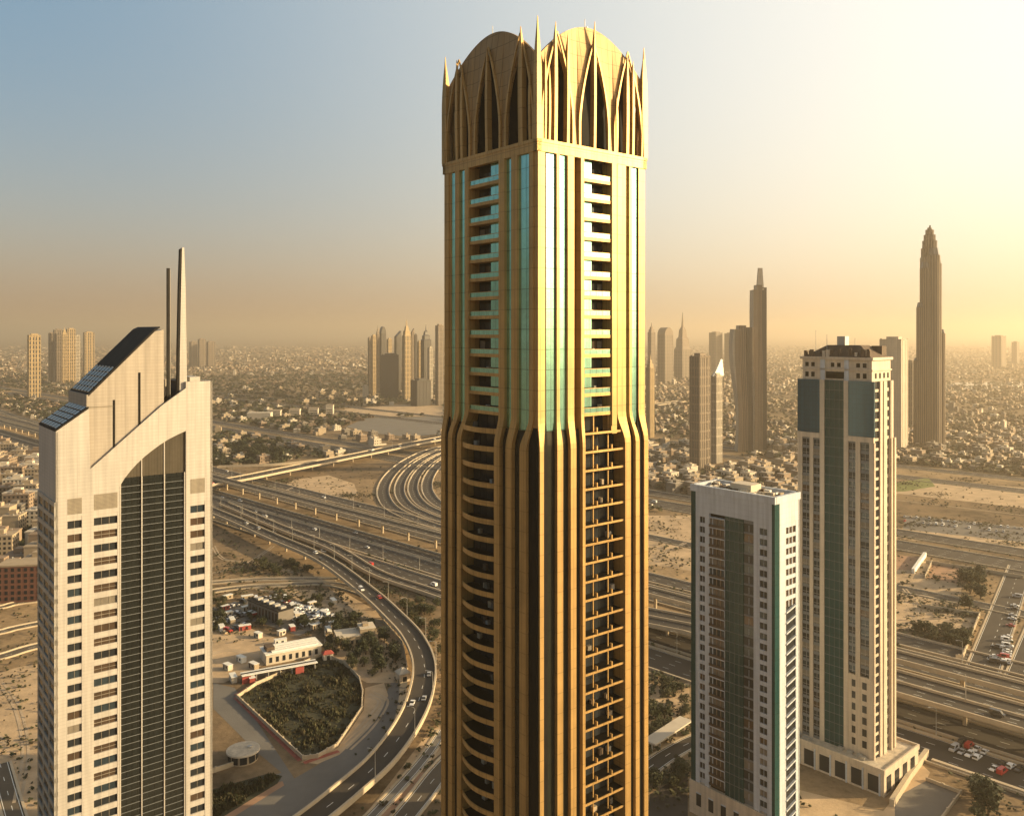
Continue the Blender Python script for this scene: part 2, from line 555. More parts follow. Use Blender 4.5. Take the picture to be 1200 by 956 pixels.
hz = MB()
hz.box(-60100, 60100, -40100, 80100, -2.0, 335.0, "ground")
haze = tag(hz.build("haze"), kind="stuff")
hm = bpy.data.materials.new("haze_air")
hm.use_nodes = True
hm.node_tree.nodes.clear()
ho = hm.node_tree.nodes.new("ShaderNodeOutputMaterial")
hv = hm.node_tree.nodes.new("ShaderNodeVolumePrincipled")
hv.inputs["Color"].default_value = HAZE_COLOR
hv.inputs["Density"].default_value = HAZE_DENSITY
hv.inputs["Anisotropy"].default_value = HAZE_ANISO
hm.node_tree.links.new(hv.outputs[0], ho.inputs["Volume"])
haze.data.materials.clear()
haze.data.materials.append(hm)

# ------------------------------------------------------------------ the gold tower with the petal crown
GW, GD = 28.0, 30.0
GOLD = thing("petal_crown_skyscraper", "tallest skyscraper in gold and brown with teal glass strips and a spiked petal crown", "skyscraper", (4.5, 150, 0), radians(38.5))
GOLD.scale = (0.965, 0.955, 1)
GF = face_maps(GW, GD)

def bulge(z):
    if z <= 144: return 0.5
    if z >= 150: return 0.0
    t = (150 - z) / 6.0
    return 0.5 * t * t * (3 - 2 * t)

GZ = [0, 144, 145, 146, 147, 148, 149, 150]
m = MB()
m.box(2.2, GW - 2.2, 2.2, GD - 2.2, 0, 198.0, "recess_dark")
m.box(0.3, GW - 0.3, 0.3, GD - 0.3, 197.2, 198.2, "recess_dark")
m.build("core", GOLD)

def vstrip(F, t0, t1, o0, o1, mt, z0=0, z1=197, grow=0.0):
    m = MB()
    zs = [z for z in GZ if z0 < z < z1]
    zs = [z0] + zs + [z1]
    m.rings([[F(t0, o0, z), F(t0, o1 + bulge(z), z), F(t1 + grow * bulge(z), o1 + bulge(z), z), F(t1 + grow * bulge(z), o0, z)] for z in zs], mt)
    return m

# each pilaster: its edges on the upper shaft, its edges on the lower shaft, how far it stands out
R_FINS = [(-0.15, 1.5, -0.15, 0.8, 0.35), (4.3, 5.0, 4.0, 5.4, 0.45), (7.0, 8.6, 7.3, 8.7, 0.5), (10.3, 11.1, 10.3, 11.0, 0.55), (20.1, 22.5, 21.8, 23.4, 0.5), (23.6, 24.3, 24.9, 26.0, 0.4), (26.3, 28.1, 27.4, 28.1, 0.35)]
L_FINS = [(0.8, 2.0, 2.2, 4.2, 0.4), (5.4, 7.2, 6.45, 8.3, 0.5), (9.3, 11.05, 10.2, 11.9, 0.55), (21.1, 22.4, 23.1, 24.5, 0.55), (24.6, 26.0, 26.4, 27.9, 0.45), (28.5, 30.1, 29.2, 30.1, 0.35)]
R_GLASS = [(1.5, 4.3, 0.0), (5.0, 7.0, 0.0), (22.5, 23.6, -0.3), (24.3, 26.3, 0.0)]
L_GLASS = [(0.1, 0.8, -0.1), (2.0, 5.4, 0.0), (7.2, 9.3, -0.1), (22.4, 24.6, 0.0), (26.0, 28.5, 0.0)]
R_LOW = [(0.8, 4.0), (5.4, 7.3), (8.7, 10.3), (23.4, 24.9), (26.0, 27.4)]
L_LOW = [(0.1, 2.2), (4.2, 6.45), (8.3, 10.2), (24.5, 26.4), (27.9, 29.2)]
for key, fins, gls, lows in (('R', R_FINS, R_GLASS, R_LOW), ('L', L_FINS, L_GLASS, L_LOW), ('RB', L_FINS, L_GLASS, L_LOW), ('LB', R_FINS, R_GLASS, R_LOW)):
    F = GF[key]
    L = GD if key in ('L', 'RB') else GW
    for a, b, c, d, o in fins:
        m = MB()
        g_ = 1.0 if b >= L else 0
        rg = []
        for z in GZ + [197]:
            q = bulge(z) / 0.5
            t0, t1 = a + (c - a) * q, b + (d - b) * q + g_ * bulge(z)
            rg.append([F(t0, -2.2, z), F(t0, o + bulge(z), z), F(t1, o + bulge(z), z), F(t1, -2.2, z)])
        m.rings(rg, "gold_cladding")
        m.build("pilaster", GOLD)
    for a, b, o in gls:
        m = MB()
        m.fbox(F, a, b, -2.2, o, 147.5, 197, "teal_glass")
        m.build("glass_strip", GOLD)
    for a, b in lows:
        vstrip(F, a + .02, b - .02, -2.2, -0.3, "tower_dark_glass", z1=147.4).build("dark_glass_strip", GOLD)
    if key in ('R', 'LB'):
        m = MB()
        m.fbox(F, 18.6, 19.9, -2.2, 0.55, 146.0, 197, "gold_cladding")
        m.build("pilaster", GOLD)
    if key == 'R':
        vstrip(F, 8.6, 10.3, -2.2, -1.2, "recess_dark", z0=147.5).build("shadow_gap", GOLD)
    # balcony bays
    b0, b1 = (11.1, 18.6) if key in ('R', 'LB') else (11.05, 21.1)
    bk = MB()
    bk.fbox(F, b0, b0 + (b1 - b0) * 0.42, -2.2, -0.75, 150, 197, "teal_glass")
    bk.build("bay_glazing", GOLD)
    if key in ('R', 'L'):
        for k in range(13):
            z = 149.6 + 3.6 * k
            s = MB()
            s.fbox(F, b0 + 0.02, b1 - 0.02, -2.15, 0.30, z, z + 0.62, "gold_cladding")
            s.fbox(F, b0 + 0.05, b1 - 0.05, 0.12, 0.22, z + 0.62, z + 1.45, "teal_glass")
            s.fbox(F, b0 + 0.05, b1 - 0.05, 0.08, 0.27, z + 1.45, z + 1.55, "gold_cladding")
            for q in range(3):
                t = b0 + (b1 - b0) * (.44 + .18 * q)
                s.fbox(F, t, t + (b1 - b0) * .16, -2.19, -2.08, z + .7, z + 3.0, pane())
            if rnd.random() < .7:
                t = rnd.uniform(b0 + (b1 - b0) * .45, b1 - 1.4)
                s.fbox(F, t, t + rnd.uniform(.5, 1.1), -1.8, -1.1, z + .62, z + rnd.uniform(1.2, 2.0), rnd.choice(["metal_grey", "villa_sand", "window_blind"]))
            s.build("balcony", GOLD)
        k = 0
        z = 146.2
        while z > 12:
            s = MB()
            n = 10
            bl = 23.1 if key == 'L' else 21.8
            bs, b0 = b0, (11.9 if key == 'L' else 11.0) if z < 146 else b0
            bow = 1.25 if key == 'L' else 0.0
            th = 0.95 if key == 'L' else 0.40
            ring, floor = [], []
            for i in range(n + 1):
                t = b0 + 0.02 + (bl - b0 - 0.04) * i / n
                o = 0.38 + bow * sin(pi * i / n) + bulge(z) * 0.6
                ring.append([F(t, o - 0.18, z), F(t, o, z), F(t, o, z + th), F(t, o - 0.18, z + th)])
                floor.append([F(t, -2.15, z + .05), F(t, o - 0.17, z + .05), F(t, o - 0.17, z + .3), F(t, -2.15, z + .3)])
            s.rings(ring, "gold_cladding")
            s.rings(floor, "recess_dark")
            if key == 'R':
                for q in (0.31, 0.68):
                    t = b0 + (bl - b0) * q
                    s.fbox(F, t - 0.13, t + 0.13, 0.25, 0.5 + bulge(z) * 0.6, z + th, z + 1.25, "gold_cladding")
                    s.fbox(F, t - 0.10, t + 0.10, -0.5, -0.3, z + th, z + 3.38, "gold_cladding")
            for q in range(5):
                t = b0 + .3 + (bl - b0 - .6) * q / 5
                s.fbox(F, t, t + (bl - b0 - .6) / 5 - .12, -2.19, -2.08, z + .4, z + 2.9, "window_dark")
            for q in range(rnd.randint(0, 2)):
                t = rnd.uniform(b0 + .5, bl - 1.6)
                s.fbox(F, t, t + rnd.uniform(.5, 1.1), -1.9, -1.2, z + .3, z + rnd.uniform(.9, 1.6), rnd.choice(["metal_grey", "villa_sand", "window_blind", "roof_brown"]))
            s.build("balcony", GOLD)
            b0 = bs
            z -= 3.4
    else:
        s = MB()
        for k in range(50):
            s.fbox(F, b0, b1, -2.15, 0.3, 8 + 3.75 * k, 9.2 + 3.75 * k, "gold_cladding")
        s.build("balcony_stack", GOLD)
# corner arris posts
for (x, y) in ((0, 0), (GW, 0), (0, GD), (GW, GD)):
    m = MB()
    sx, sy = (1 if x else -1), (1 if y else -1)
    m.rings([[(x - 2 * sx, y - 2 * sy, z), (x - 2 * sx, y + sy * (0.06 + bulge(z) * .8), z), (x + sx * (0.06 + bulge(z) * .8), y + sy * (0.06 + bulge(z) * .8), z), (x + sx * (0.06 + bulge(z) * .8), y - 2 * sy, z)] for z in [0] + GZ[1:] + [197]], "recess_dark")
    m.build("corner_post", GOLD)
# cornice band
m = MB()
for key in GF:
    L = GD if key in ('L', 'RB') else GW
    m.fbox(GF[key], -0.5, L + 0.5, -0.5, 0.5, 196.9, 198.5, "gold_cladding")
    m.fbox(GF[key], -0.6, L + 0.6, -0.5, 0.6, 198.5, 199.1, "gold_cladding")
m.build("cornice", GOLD)
# the crown: an arched shell on each side with three lancets, needles before them, a dark drum behind
m = MB()
m.box(2.6, GW - 2.6, 2.6, GD - 2.6, 198.2, 212.5, "recess_dark")
m.build("crown_drum", GOLD)

def lancet(t, L):
    best = 199.0
    for c, ap, hw in ((L * 0.165, 217.6, L * 0.138), (L * 0.5, 218.6, L * 0.138), (L * 0.835, 217.2, L * 0.138)):
        d = abs(t - c) / hw
        if d < 1:
            best = max(best, 203.0 + (ap - 203.0) * (1 - d ** 1.0) ** 0.62)
    return best

def arch(t, L):
    x = (t - L / 2) / (L / 2)
    return 213.4 + 8.2 * cos(pi / 2 * x) ** 0.9

for key in GF:
    F = GF[key]
    L = GD if key in ('L', 'RB') else GW
    N = 168
    m = MB()
    ts = [0.4 + (L - 0.8) * i / N for i in range(N + 1)]
    lo = [lancet(t, L) for t in ts]
    hi = [max(arch(t, L), 0) for t in ts]
    o0, o1 = -0.35, 0.2
    vs, fs = [], []
    for t, a, b in zip(ts, lo, hi):
        a = min(a, b - 0.05)
        lean = lambda z: -0.9 * max(0, (z - 206) / 15.0) ** 2
        vs += [F(t, o0 + lean(a), a), F(t, o1 + lean(a), a), F(t, o1 + lean(b), b), F(t, o0 + lean(b), b)]
    for i in range(N):
        p, q = 4 * i, 4 * i + 4
        for j in range(4):
            k = (j + 1) % 4
            fs.append((p + j, p + k, q + k, q + j))
    fs += [(0, 1, 2, 3), (4 * N + 3, 4 * N + 2, 4 * N + 1, 4 * N)]
    m.add(vs, fs, "gold_shell")
    m.build("arched_shell", GOLD)
    m = MB()
    tt = [1.0 + (L - 2.0) * i / 30 for i in range(31)]
    m.prism([(1.0, 198.3), (L - 1.0, 198.3)] + [(t, arch(t, L) - 1.0) for t in reversed(tt)], F, -2.4, -1.75, "recess_dark")
    m.build("crown_dark_backing", GOLD)  # black sheet added behind the lancets to paint their openings dark
    # raised ribs follow the lancet edges and run down as columns
    for c in (L * 0.165, L * 0.5, L * 0.835):
        hw = L * 0.138
        for s in (-1, 1):
            rib = MB()
            rg = []
            for i in range(19):
                z = 199.0 + (218.9 - 199.0) * i / 18
                d = 1.0 if z <= 203 else max(0.0, 1 - ((z - 203) / 15.9) ** (1 / 0.62))
                t = c + s * hw * d
                o = 0.5 - 0.25 * max(0, (z - 206) / 13.0) ** 2
                wd = 0.26 * (1 - 0.55 * max(0, (z - 205) / 14.0))
                rg.append([F(t - wd, 0.0, z), F(t - wd, o, z), F(t + wd, o, z), F(t + wd, 0.0, z)])
            rib.rings(rg, "gold_cladding")
            rib.build("rib", GOLD)
R_NEED = [(1.5, 214.5, .22), (2.5, 212.0, .22), (4.0, 220.4, .36), (7.1, 219.2, .32), (14.0, 222.6, .30), (20.0, 209.5, .28), (23.0, 218.0, .36), (24.6, 217.2, .3), (27.5, 218.3, .36)]
L_NEED = [(1.7, 211.5, .3), (4.4, 219.9, .62), (15.0, 218.6, .4), (23.6, 217.4, .4), (25.4, 218.8, .4), (29.4, 219.2, .36)]
for key, need in (('R', R_NEED), ('L', L_NEED), ('RB', L_NEED), ('LB', R_NEED)):
    for t, zt, wd in need:
        m = MB()
        F = GF[key]
        rg = []
        for k in range(11):
            q = k / 10
            z = 199.0 + (zt - 199.0) * q
            s = 1.0 if q < 0.6 else max(0.07, 1 - ((q - 0.6) / 0.4) ** 1.8)
            o = 0.5 + 0.15 * sin(pi * q)
            rg.append([F(t - wd * s, o - 1.1 * s, z), F(t - wd * s, o, z), F(t + wd * s, o, z), F(t + wd * s, o - 1.1 * s, z)])
        m.rings(rg, "gold_cladding")
        m.build("needle", GOLD)
for (x, y) in ((-0.1, -0.1), (GW + .1, -0.1), (-0.1, GD + .1), (GW + .1, GD + .1)):
    m = MB()
    rg = []
    for k in range(12):
        q = k / 11
        z = 199 + 21.6 * q
        r = (0.55 if q < .5 else max(.05, .55 * (1 - ((q - .5) / .5) ** 1.7)))
        rg.append([(x - r, y - r, z), (x - r, y + r, z), (x + r, y + r, z), (x + r, y - r, z)])
    m.rings(rg, "gold_cladding")
    m.build("needle", GOLD)
for key, t, zt in (('L', 15.3, 223.2), ('R', 12.9, 223.2)):
    m = MB()
    x, y, _ = GF[key](t, -1.2, 0)
    m.cyl(x, y, 0.07, 220.5, zt, "metal_grey", 6)
    m.cyl(x + .5, y, 0.25, 221.0, 221.9, "metal_grey", 6)
    m.build("mast", GOLD)

# ------------------------------------------------------------------ the white tower with a sloped gable roof
WL, WD = 41.2, 22.5
WHITE = thing("gabled_white_tower", "pale white tower on the left with sloped black roof, twin spires and dark arched glass", "skyscraper", (-119.8, 224, 0), radians(38.9))
F = lambda t, o, z: (t, -o, z)
m = MB()
m.prism([(0.6, 0), (WL - 0.6, 0), (WL - .6, 150.2), (33.6, 150.2), (31.0, 147.6), (27.7, 144.4), (9, 140), (0.6, 138.6)], F, -WD + 0.5, -0.92, "recess_dark")
m.build("core", WHITE)
# side and back walls
m = MB()
m.prism([(0.6, 120.4), (0.6, 138.8), (0, 138.9), (0, 120.4)], F, -WD, 0.0, "white_cladding")
m.fbox(F, WL - 0.6, WL, -WD, 0.0, 0, 150.9, "white_cladding")
m.fbox(F, 0, WL, -WD, -WD + 0.5, 0, 138.0, "white_cladding")
m.build("side_wall", WHITE)
m = MB()
for k in range(33):
    z = 1.0 + 3.62 * k
    m.box(-0.02, 0.6, 0.3, WD - 0.2, z, z + 2.35, "black_glass")
    m.box(-0.28, 0.6, 0.0, WD, z + 2.36, z + 3.6, "metal_grey")
for y in (0.0, 7.4, 14.9, 22.1):
    m.box(-0.34, 0.5, y, y + 0.35, 0, 120.3, "metal_grey")
m.build("side_glazing", WHITE)
# front wall: piers, spandrels, windows
COLS = [(2.8, 6.3), (9.25, 15.2), (34.85, 39.0)]
m = MB()
for a, b in ((0, 2.8), (6.3, 9.25), (15.2, 15.75), (33.6, 34.85), (39.0, WL)):
    m.fbox(F, a, b, -0.9, 0.0, 0, 116.2, "white_cladding")
m.build("pier_wall", WHITE)
m = MB()
arc = [(15.75, 116.2), (15.75, 122.9), (17.0, 124.9), (18.6, 126.9), (20.2, 128.6), (22.2, 130.4), (24.2, 131.9), (26.4, 133.4), (28.6, 134.7), (31.0, 135.8), (33.6, 136.8), (33.6, 116.2)]
m.prism([(0, 116.2), (15.75, 116.2)] + arc[1:11] + [(33.6, 149.07), (27.0, 144.5), (8.4, 128.4), (8.0, 144.6), (0, 139.0)], F, -0.9, 0.0, "white_cladding")
m.prism([(33.6, 116.2), (WL, 116.2), (WL, 150.9), (33.6, 150.9)], F, -0.9, 0.0, "white_cladding")
m.build("front_wall", WHITE)
win_z = [113.0 - 3.62 * k for k in range(31)]
for ci, (a, b) in enumerate(COLS):
    comb(F, a, b, -0.9, -0.06, -0.85, [(z + 2.05, z + 3.62 if k else 116.2) for k, z in reversed(list(enumerate(win_z)))], "white_cladding", 0, 116.25).build("spandrel_wall", WHITE)
    for k, z in enumerate(win_z):
        if ci == 2:
            z -= 0.0
        o = MB()
        hh = 2.05
        brown = (ci == 1 and k % 2 == 1 and k < 20) or (ci == 0 and k in (1, 17)) or (ci == 2 and k in (1, 2))
        o.fbox(F, a, b, -0.8, -0.42, z + 0.03, z + hh, "window_brown" if brown else pane())
        if brown and ci == 1:
            o.fbox(F, a, b, -0.42, -0.30, z + 0.9, z + 1.05, "louvre_grey")
        for q in ((0.5,) if ci != 1 else (0.33, 0.66)):
            o.fbox(F, a + (b - a) * q - .05, a + (b - a) * q + .05, -0.44, -0.34, z + 0.03, z + hh, "louvre_grey")
        o.build("window", WHITE)
for a, b, z in ((2.8, 6.3, 116.8), (9.25, 15.2, 117.2), (34.85, 39.0, 118.6)):
    m = MB()
    m.fbox(F, a, b, -0.2, 0.03, z, z + 4.2, "louvre_grey")
    m.build("louvre_panel", WHITE)
# curtain wall
m = MB()
m.fbox(F, 15.75, 33.6, -0.75, -0.45, 0, 125.0, "black_glass")
for k in range(66):
    z = 1.0 + 1.87 * k
    m.fbox(F, 15.75, 33.6, -0.45, -0.32, z, z + 0.12, "spandrel_grey")
for t in (16.0, 21.6, 27.7, 33.3):
    m.fbox(F, t - .14, t + .14, -0.46, -0.12, 0, 125.0, "white_cladding")
m.build("curtain_wall", WHITE)
m = MB()
m.prism([(15.75, 125.0), (33.6, 125.0), (33.6, 137.0), (28.6, 135.0), (22.2, 131.0), (17.5, 126.0)], F, -0.75, -0.5, "arch_reflection_glass")
for t in (21.6, 27.7):
    m.fbox(F, t - .12, t + .12, -0.52, -0.3, 125.0, 130.5 if t < 22 else 134.5, "white_cladding")
m.build("arched_window", WHITE)
# upper gable
m = MB()
GAB = [(8.0, 128.0), (27.7, 145.2), (27.7, 165.9), (25.3, 165.4), (8.0, 147.8)]
m.prism(GAB, F, -WD, -0.75, "white_cladding_shaded")
m.fbox(F, 14.2, 14.75, -0.76, -0.70, 133.6, 146.6, "recess_dark")
m.fbox(F, 20.8, 21.4, -0.76, -0.70, 138.9, 153.9, "recess_dark")
m.fbox(F, 8.0, 14.2, -0.76, -0.66, 144.7, 145.05, "louvre_grey")
m.build("gable", WHITE)
# roof slopes
def slope(t0, z0, t1, z1, y0, y1, th, mt, m):
    m.add([(t0, y0, z0), (t0, y1, z0), (t1, y1, z1), (t1, y0, z1), (t0, y0, z0 + th), (t0, y1, z0 + th), (t1, y1, z1 + th), (t1, y0, z1 + th)], MB.BOXF, mt)
m = MB()
slope(0.0, 139.0, 8.0, 144.7, 0.05, WD, 0.45, "roof_black", m)
for k in range(5):
    q0, q1 = 0.04 + k * 0.19, 0.19 + k * 0.19
    for j in range(6):
        y0 = 1.0 + j * 3.5
        slope(8 * q0, 139.5 + 5.7 * q0, 8 * q1, 139.5 + 5.7 * q1, y0, y0 + 2.9, 0.12, "black_glass", m)
m.build("lower_skylight", WHITE)
m = MB()
slope(8.0, 147.85, 25.2, 165.45, -0.2 + 0.95, WD, 0.6, "roof_black", m)
m.add([(25.2, .75, 165.45), (25.2, WD, 165.45), (26.6, WD, 166.3), (26.6, .75, 166.3), (25.2, .75, 166.05), (25.2, WD, 166.05), (26.6, WD, 166.7), (26.6, .75, 166.7)], MB.BOXF, "roof_black")
for k in range(5):
    q0, q1 = 0.02 + k * 0.075, 0.075 + k * 0.075
    for j in range(6):
        y0 = 1.6 + j * 3.4
        slope(8 + 17.2 * q0, 148.45 + 17.6 * q0, 8 + 17.2 * q1, 148.45 + 17.6 * q1, y0, y0 + 2.6, 0.25, "black_glass", m)
        slope(8 + 17.2 * q1, 148.45 + 17.6 * q1, 8 + 17.2 * (q1 + .012), 148.45 + 17.6 * (q1 + .012), y0 + 0.4, y0 + 2.0, 0.4, "metal_grey", m)
m.build("upper_skylight", WHITE)
m = MB()
m.fbox(F, 7.6, 8.0, -WD, -0.7, 144.8, 148.3, "white_cladding_shaded")
m.build("gable_end", WHITE)
# shoulder and spires
m = MB()
m.fbox(F, 33.6, WL, -WD, -0.9, 150.2, 150.7, "roof_black")
m.fbox(F, 36.0, 39.0, -12, -4, 150.7, 152.0, "metal_grey")
m.build("shoulder_roof", WHITE)
m = MB()
rg = [[F(t0, -2.6, z), F(t0, -0.9, z), F(t1, -0.9, z), F(t1, -2.6, z)] for t0, t1, z in ((32.1, 34.2, 147.0), (32.2, 34.1, 160), (32.55, 33.8, 178), (32.8, 33.4, 189.4))]
m.rings(rg, "white_cladding")
m.rings([[F(t0, -2.3, z), F(t0, -1.0, z), F(t1, -1.0, z), F(t1, -2.3, z)] for t0, t1, z in ((31.5, 32.1, 146.8), (31.6, 32.2, 160), (31.95, 32.55, 178), (32.3, 32.8, 189.0))], "roof_black")  # black strip paints the shaded left edge of the spire
m.build("spire", WHITE)
m = MB()
m.fbox(F, 28.95, 29.7, -2.6, -1.8, 144.8, 183.4, "roof_black")
m.fbox(F, 29.7, 29.82, -2.6, -1.8, 144.8, 183.0, "white_cladding_shaded")
m.build("spire", WHITE)
m = MB()
m.prism([(27.7, 144.6), (31.0, 147.8), (31.0, 151.5), (27.7, 151.5)], F, -WD, -6, "white_cladding_shaded")
m.build("rear_wall", WHITE)

# ------------------------------------------------------------------ pale tower with green glass (right front)
PX, PY = 14.7, 32.5
PALE = thing("pale_apartment_tower", "shorter pale apartment tower with a dark green glass stripe, in front of the cream tower", "skyscraper", (83.16, 270, 0), radians(41))
PF = face_maps(PX, PY)
FL, FR = PF['L'], PF['R']
PT = 112.9
m = MB()
m.box(0.9, PX - 0.9, 0.9, PY - 0.9, 0, 110.5, "recess_dark")
m.build("core", PALE)
m = MB()
for a, b in ((2.76 - 1.7, 2.76), (5.55, 7.75), (25.0, 26.8), (29.0, 30.6)):
    m.fbox(FL, a, b, -0.9, 0, 11.2, 104.0, "pale_stone")
m.fbox(FL, 1.06, 30.6, -0.9, 0.0, 104.0, 110.6, "pale_stone")
m.fbox(FL, -0.2, PY + .2, -0.9, 0.25, 110.6, PT, "pale_stone")
for a, b in ((2.75, 6.5), (12.4, PX)):
    m.fbox(FR, a, b, -0.9, 0, 0, 104.0, "pale_stone")
m.fbox(FR, 2.75, PX, -0.9, 0.0, 104.0, 110.6, "pale_stone")
m.fbox(FR, 0.65, PX + .2, -0.9, 0.25, 110.6, PT, "pale_stone")
m.fbox(PF['RB'], 0, PY, -0.9, 0, 0, PT, "pale_stone")
m.fbox(PF['LB'], 0, PX - .9, -0.9, 0, 0, PT, "pale_stone")
m.build("wall", PALE)
m = MB()
m.fbox(FL, 0.0, 1.06, -0.9, 0.03, 9, 110.6, "green_glass")
m.fbox(FR, 0.9, 2.75, -0.9, 0.03, 9, 110.6, "green_glass")
m.fbox(FL, 30.6, PY, -0.9, 0.03, 9, 110.6, "green_glass")
m.build("corner_glazing", PALE)
m = MB()
m.fbox(FL, 11.6, 18.7, -0.9, -0.15, 11.2, 104.0, "green_glass")
for k in range(27):
    z = 100.2 - 3.35 * k
    m.fbox(FL, 11.6, 18.7, -0.15, -0.05, z + 2.6, z + 2.78, "spandrel_grey")
for t in (13.3, 15.1, 16.9):
    m.fbox(FL, t - .06, t + .06, -0.15, -0.06, 11.2, 104.0, "spandrel_grey")
m.build("glass_stripe", PALE)
PB = [(100.2 - 3.35 * k + 2.1, 100.2 - 3.35 * k + 3.35 if k else 104.0) for k in range(26, -1, -1)]
for a, b in ((2.76, 5.55), (7.75, 11.6), (26.8, 29.0)):
    comb(FL, a, b, -0.9, -0.06 if a != 7.75 else -0.3, -0.85, PB if a != 7.75 else [(p + .5, q - .1) for p, q in PB], "pale_stone" if a != 7.75 else "spandrel_grey", 11, 104.05).build("spandrel_wall", PALE)
comb(FR, 6.5, 12.4, -0.9, -0.05, -0.85, PB[-8:], "pale_stone", 76.7, 104.05).build("spandrel_wall", PALE)
for k in range(27):
    z = 100.2 - 3.35 * k
    for a, b in ((2.76, 5.55), (7.75, 11.6), (26.8, 29.0)):
        o = MB()
        o.fbox(FL, a, b, -0.8, -0.4, z - (.1 if a == 7.75 else 0), z + (2.6 if a == 7.75 else 2.1), pane())
        o.fbox(FL, (a + b) / 2 - .06, (a + b) / 2 + .06, -0.4, -0.3, z, z + 2.1, "pale_stone")
        o.build("window", PALE)
    s = MB()
    s.fbox(FL, 18.7, 25.0, -0.85, 0.35, z + 2.3, z + 2.62, "pale_stone")
    s.fbox(FL, 18.7, 25.0, -0.8, -0.5, z - 0.72, z + 2.3, rnd.choice(["window_brown", "window_brown", "window_dark", "window_blue", "window_blind"]))
    for q in range(4):
        t = 18.9 + 1.6 * q
        s.fbox(FL, t, t + 0.28, -0.5, -0.2, z - 0.72, z + 2.3, "pale_stone" if q % 3 == 0 else "villa_pink")
    s.fbox(FL, 18.75, 24.95, 0.25, 0.33, z - 0.70, z + 0.2, "window_brown")
    s.build("balcony", PALE)
    if k < 8:
        o = MB()
        o.fbox(FR, 6.5, 12.4, -0.8, -0.35, z, z + 2.1, "window_brown")
        for t in (8.4, 10.4):
            o.fbox(FR, t - .18, t + .18, -0.36, -0.1, z, z + 2.1, "pale_stone")
        o.build("window", PALE)
m = MB()
m.fbox(FR, 6.5, 12.4, -0.8, -0.4, 0, 76.7, "window_dark")
for k in range(23):
    z = 1 + 3.35 * k
    m.add([FR(6.5, -0.4, z), FR(12.4, -0.4, z + 1.5), FR(12.4, 0.3, z + 1.5), FR(6.5, 0.3, z), FR(6.5, -0.4, z + .5), FR(12.4, -0.4, z + 2.0), FR(12.4, 0.3, z + 2.0), FR(6.5, 0.3, z + .5)], MB.BOXF, "pale_stone")
m.build("stair_glazing", PALE)
m = MB()
m.fbox(FL, 0.0, 32.9, -0.9, 0.45, 0, 11.2, "cream_stone")
for k in range(6):
    m.fbox(FL, 3 + k * 5, 5 + k * 5, -0.9, 0.5, 3.4, 7.6, "window_dark")
    m.fbox(FL, 3 + k * 5, 5 + k * 5, 0.40, 0.62, 7.6, 8.0, "pale_stone")
m.build("base_storeys", PALE)
m = MB()
m.box(0.9, PX - .9, .9, PY - .9, 110.5, 111.2, "roof_grit")
for k in range(95):
    w_, d_, h_ = rnd.uniform(.5, 2.4), rnd.uniform(.5, 2.6), rnd.uniform(.4, 1.6)
    x, y = rnd.uniform(1.4, PX - 3.6), rnd.uniform(1.4, PY - 3.8)
    m.box(x, x + w_, y, y + d_, 111.2, 111.2 + h_ + 0.01 * k / 5, rnd.choice(["metal_grey", "villa_white", "villa_sand", "paint_white", "roof_brown"]))
m.box(5, 11, 12, 20, 111.2, 114.4, "villa_white")
m.build("roof", PALE)

# ------------------------------------------------------------------ cream tower with blue glass top (right, behind)
CX_, CY_ = 16.2, 30.2
CREAM = thing("cream_office_tower", "cream ribbed tower with blue glass upper floors and brown mansard crown above a podium", "skyscraper", (132.29, 312, 0), radians(42))
CF = face_maps(CX_, CY_)
FL, FR = CF['L'], CF['R']
m = MB()
m.box(0.8, CX_ - .8, .8, CY_ - .8, 0, 147.0, "recess_dark")
m.build("core", CREAM)
# podium
m = MB()
m.box(-6, CX_ + 6.5, -6.5, CY_ + 9, 0, 8.4, "cream_stone")
m.box(-5.4, CX_ + 5.9, -5.9, CY_ + 8.4, 8.4, 8.8, "roof_grit")
for a, b in ((-6.3, -5.7), (CX_ + 6.1, CX_ + 6.8)):
    m.box(a, b, -6.8, CY_ + 9.3, 7.9, 9.7, "cream_stone")
m.box(-5.7, CX_ + 6.1, -6.8, -6.2, 7.9, 9.7, "cream_stone")
m.box(-5.7, CX_ + 6.1, CY_ + 8.7, CY_ + 9.3, 7.9, 9.7, "cream_stone")
for k in range(7):
    m.box(-6.12, -5.9, -4.5 + k * 6.2, -0.6 + k * 6.2, 0.8, 6.6, "window_dark")
    m.box(-6.35, -5.9, -5.2 + k * 6.2, -4.7 + k * 6.2, 0, 7.9, "pale_stone")
for k in range(4):
    m.box(-4 + k * 6.6, -0.5 + k * 6.6, -6.62, -6.4, 0.8, 6.6, "window_dark")
for k in range(9):
    x, y = rnd.uniform(-4.5, -2), rnd.uniform(2, CY_)
    m.box(x, x + 1.4, y, y + 1.8, 8.8, 9.8 + .02 * k, "metal_grey")
m.build("podium", CREAM)
LFIN = [(-0.05, 1.6), (5.1, 6.8), (9.7, 11.4), (19.2, 21.0), (23.8, 25.2), (28.4, CY_)]
for a, b in LFIN:
    tall = (a, b) in ((9.7, 11.4), (19.2, 21.0))
    q = MB()
    q.fbox(FL, a, b, -0.8, 0.28, 8.8, 147.0 if tall else 124.6, "cream_stone")
    q.build("pilaster", CREAM)
m = MB()
m.fbox(FL, 11.4, 19.2, -0.8, -0.2, 8.8, 147.0, "green_glass")
for k in range(38):
    m.fbox(FL, 11.4, 19.2, -0.2, -0.1, 10 + 3.6 * k, 10.14 + 3.6 * k, "spandrel_grey")
for t in (13.3, 15.3, 17.3):
    m.fbox(FL, t - .05, t + .05, -0.2, -0.11, 8.8, 147.0, "spandrel_grey")
m.build("glass_stripe", CREAM)
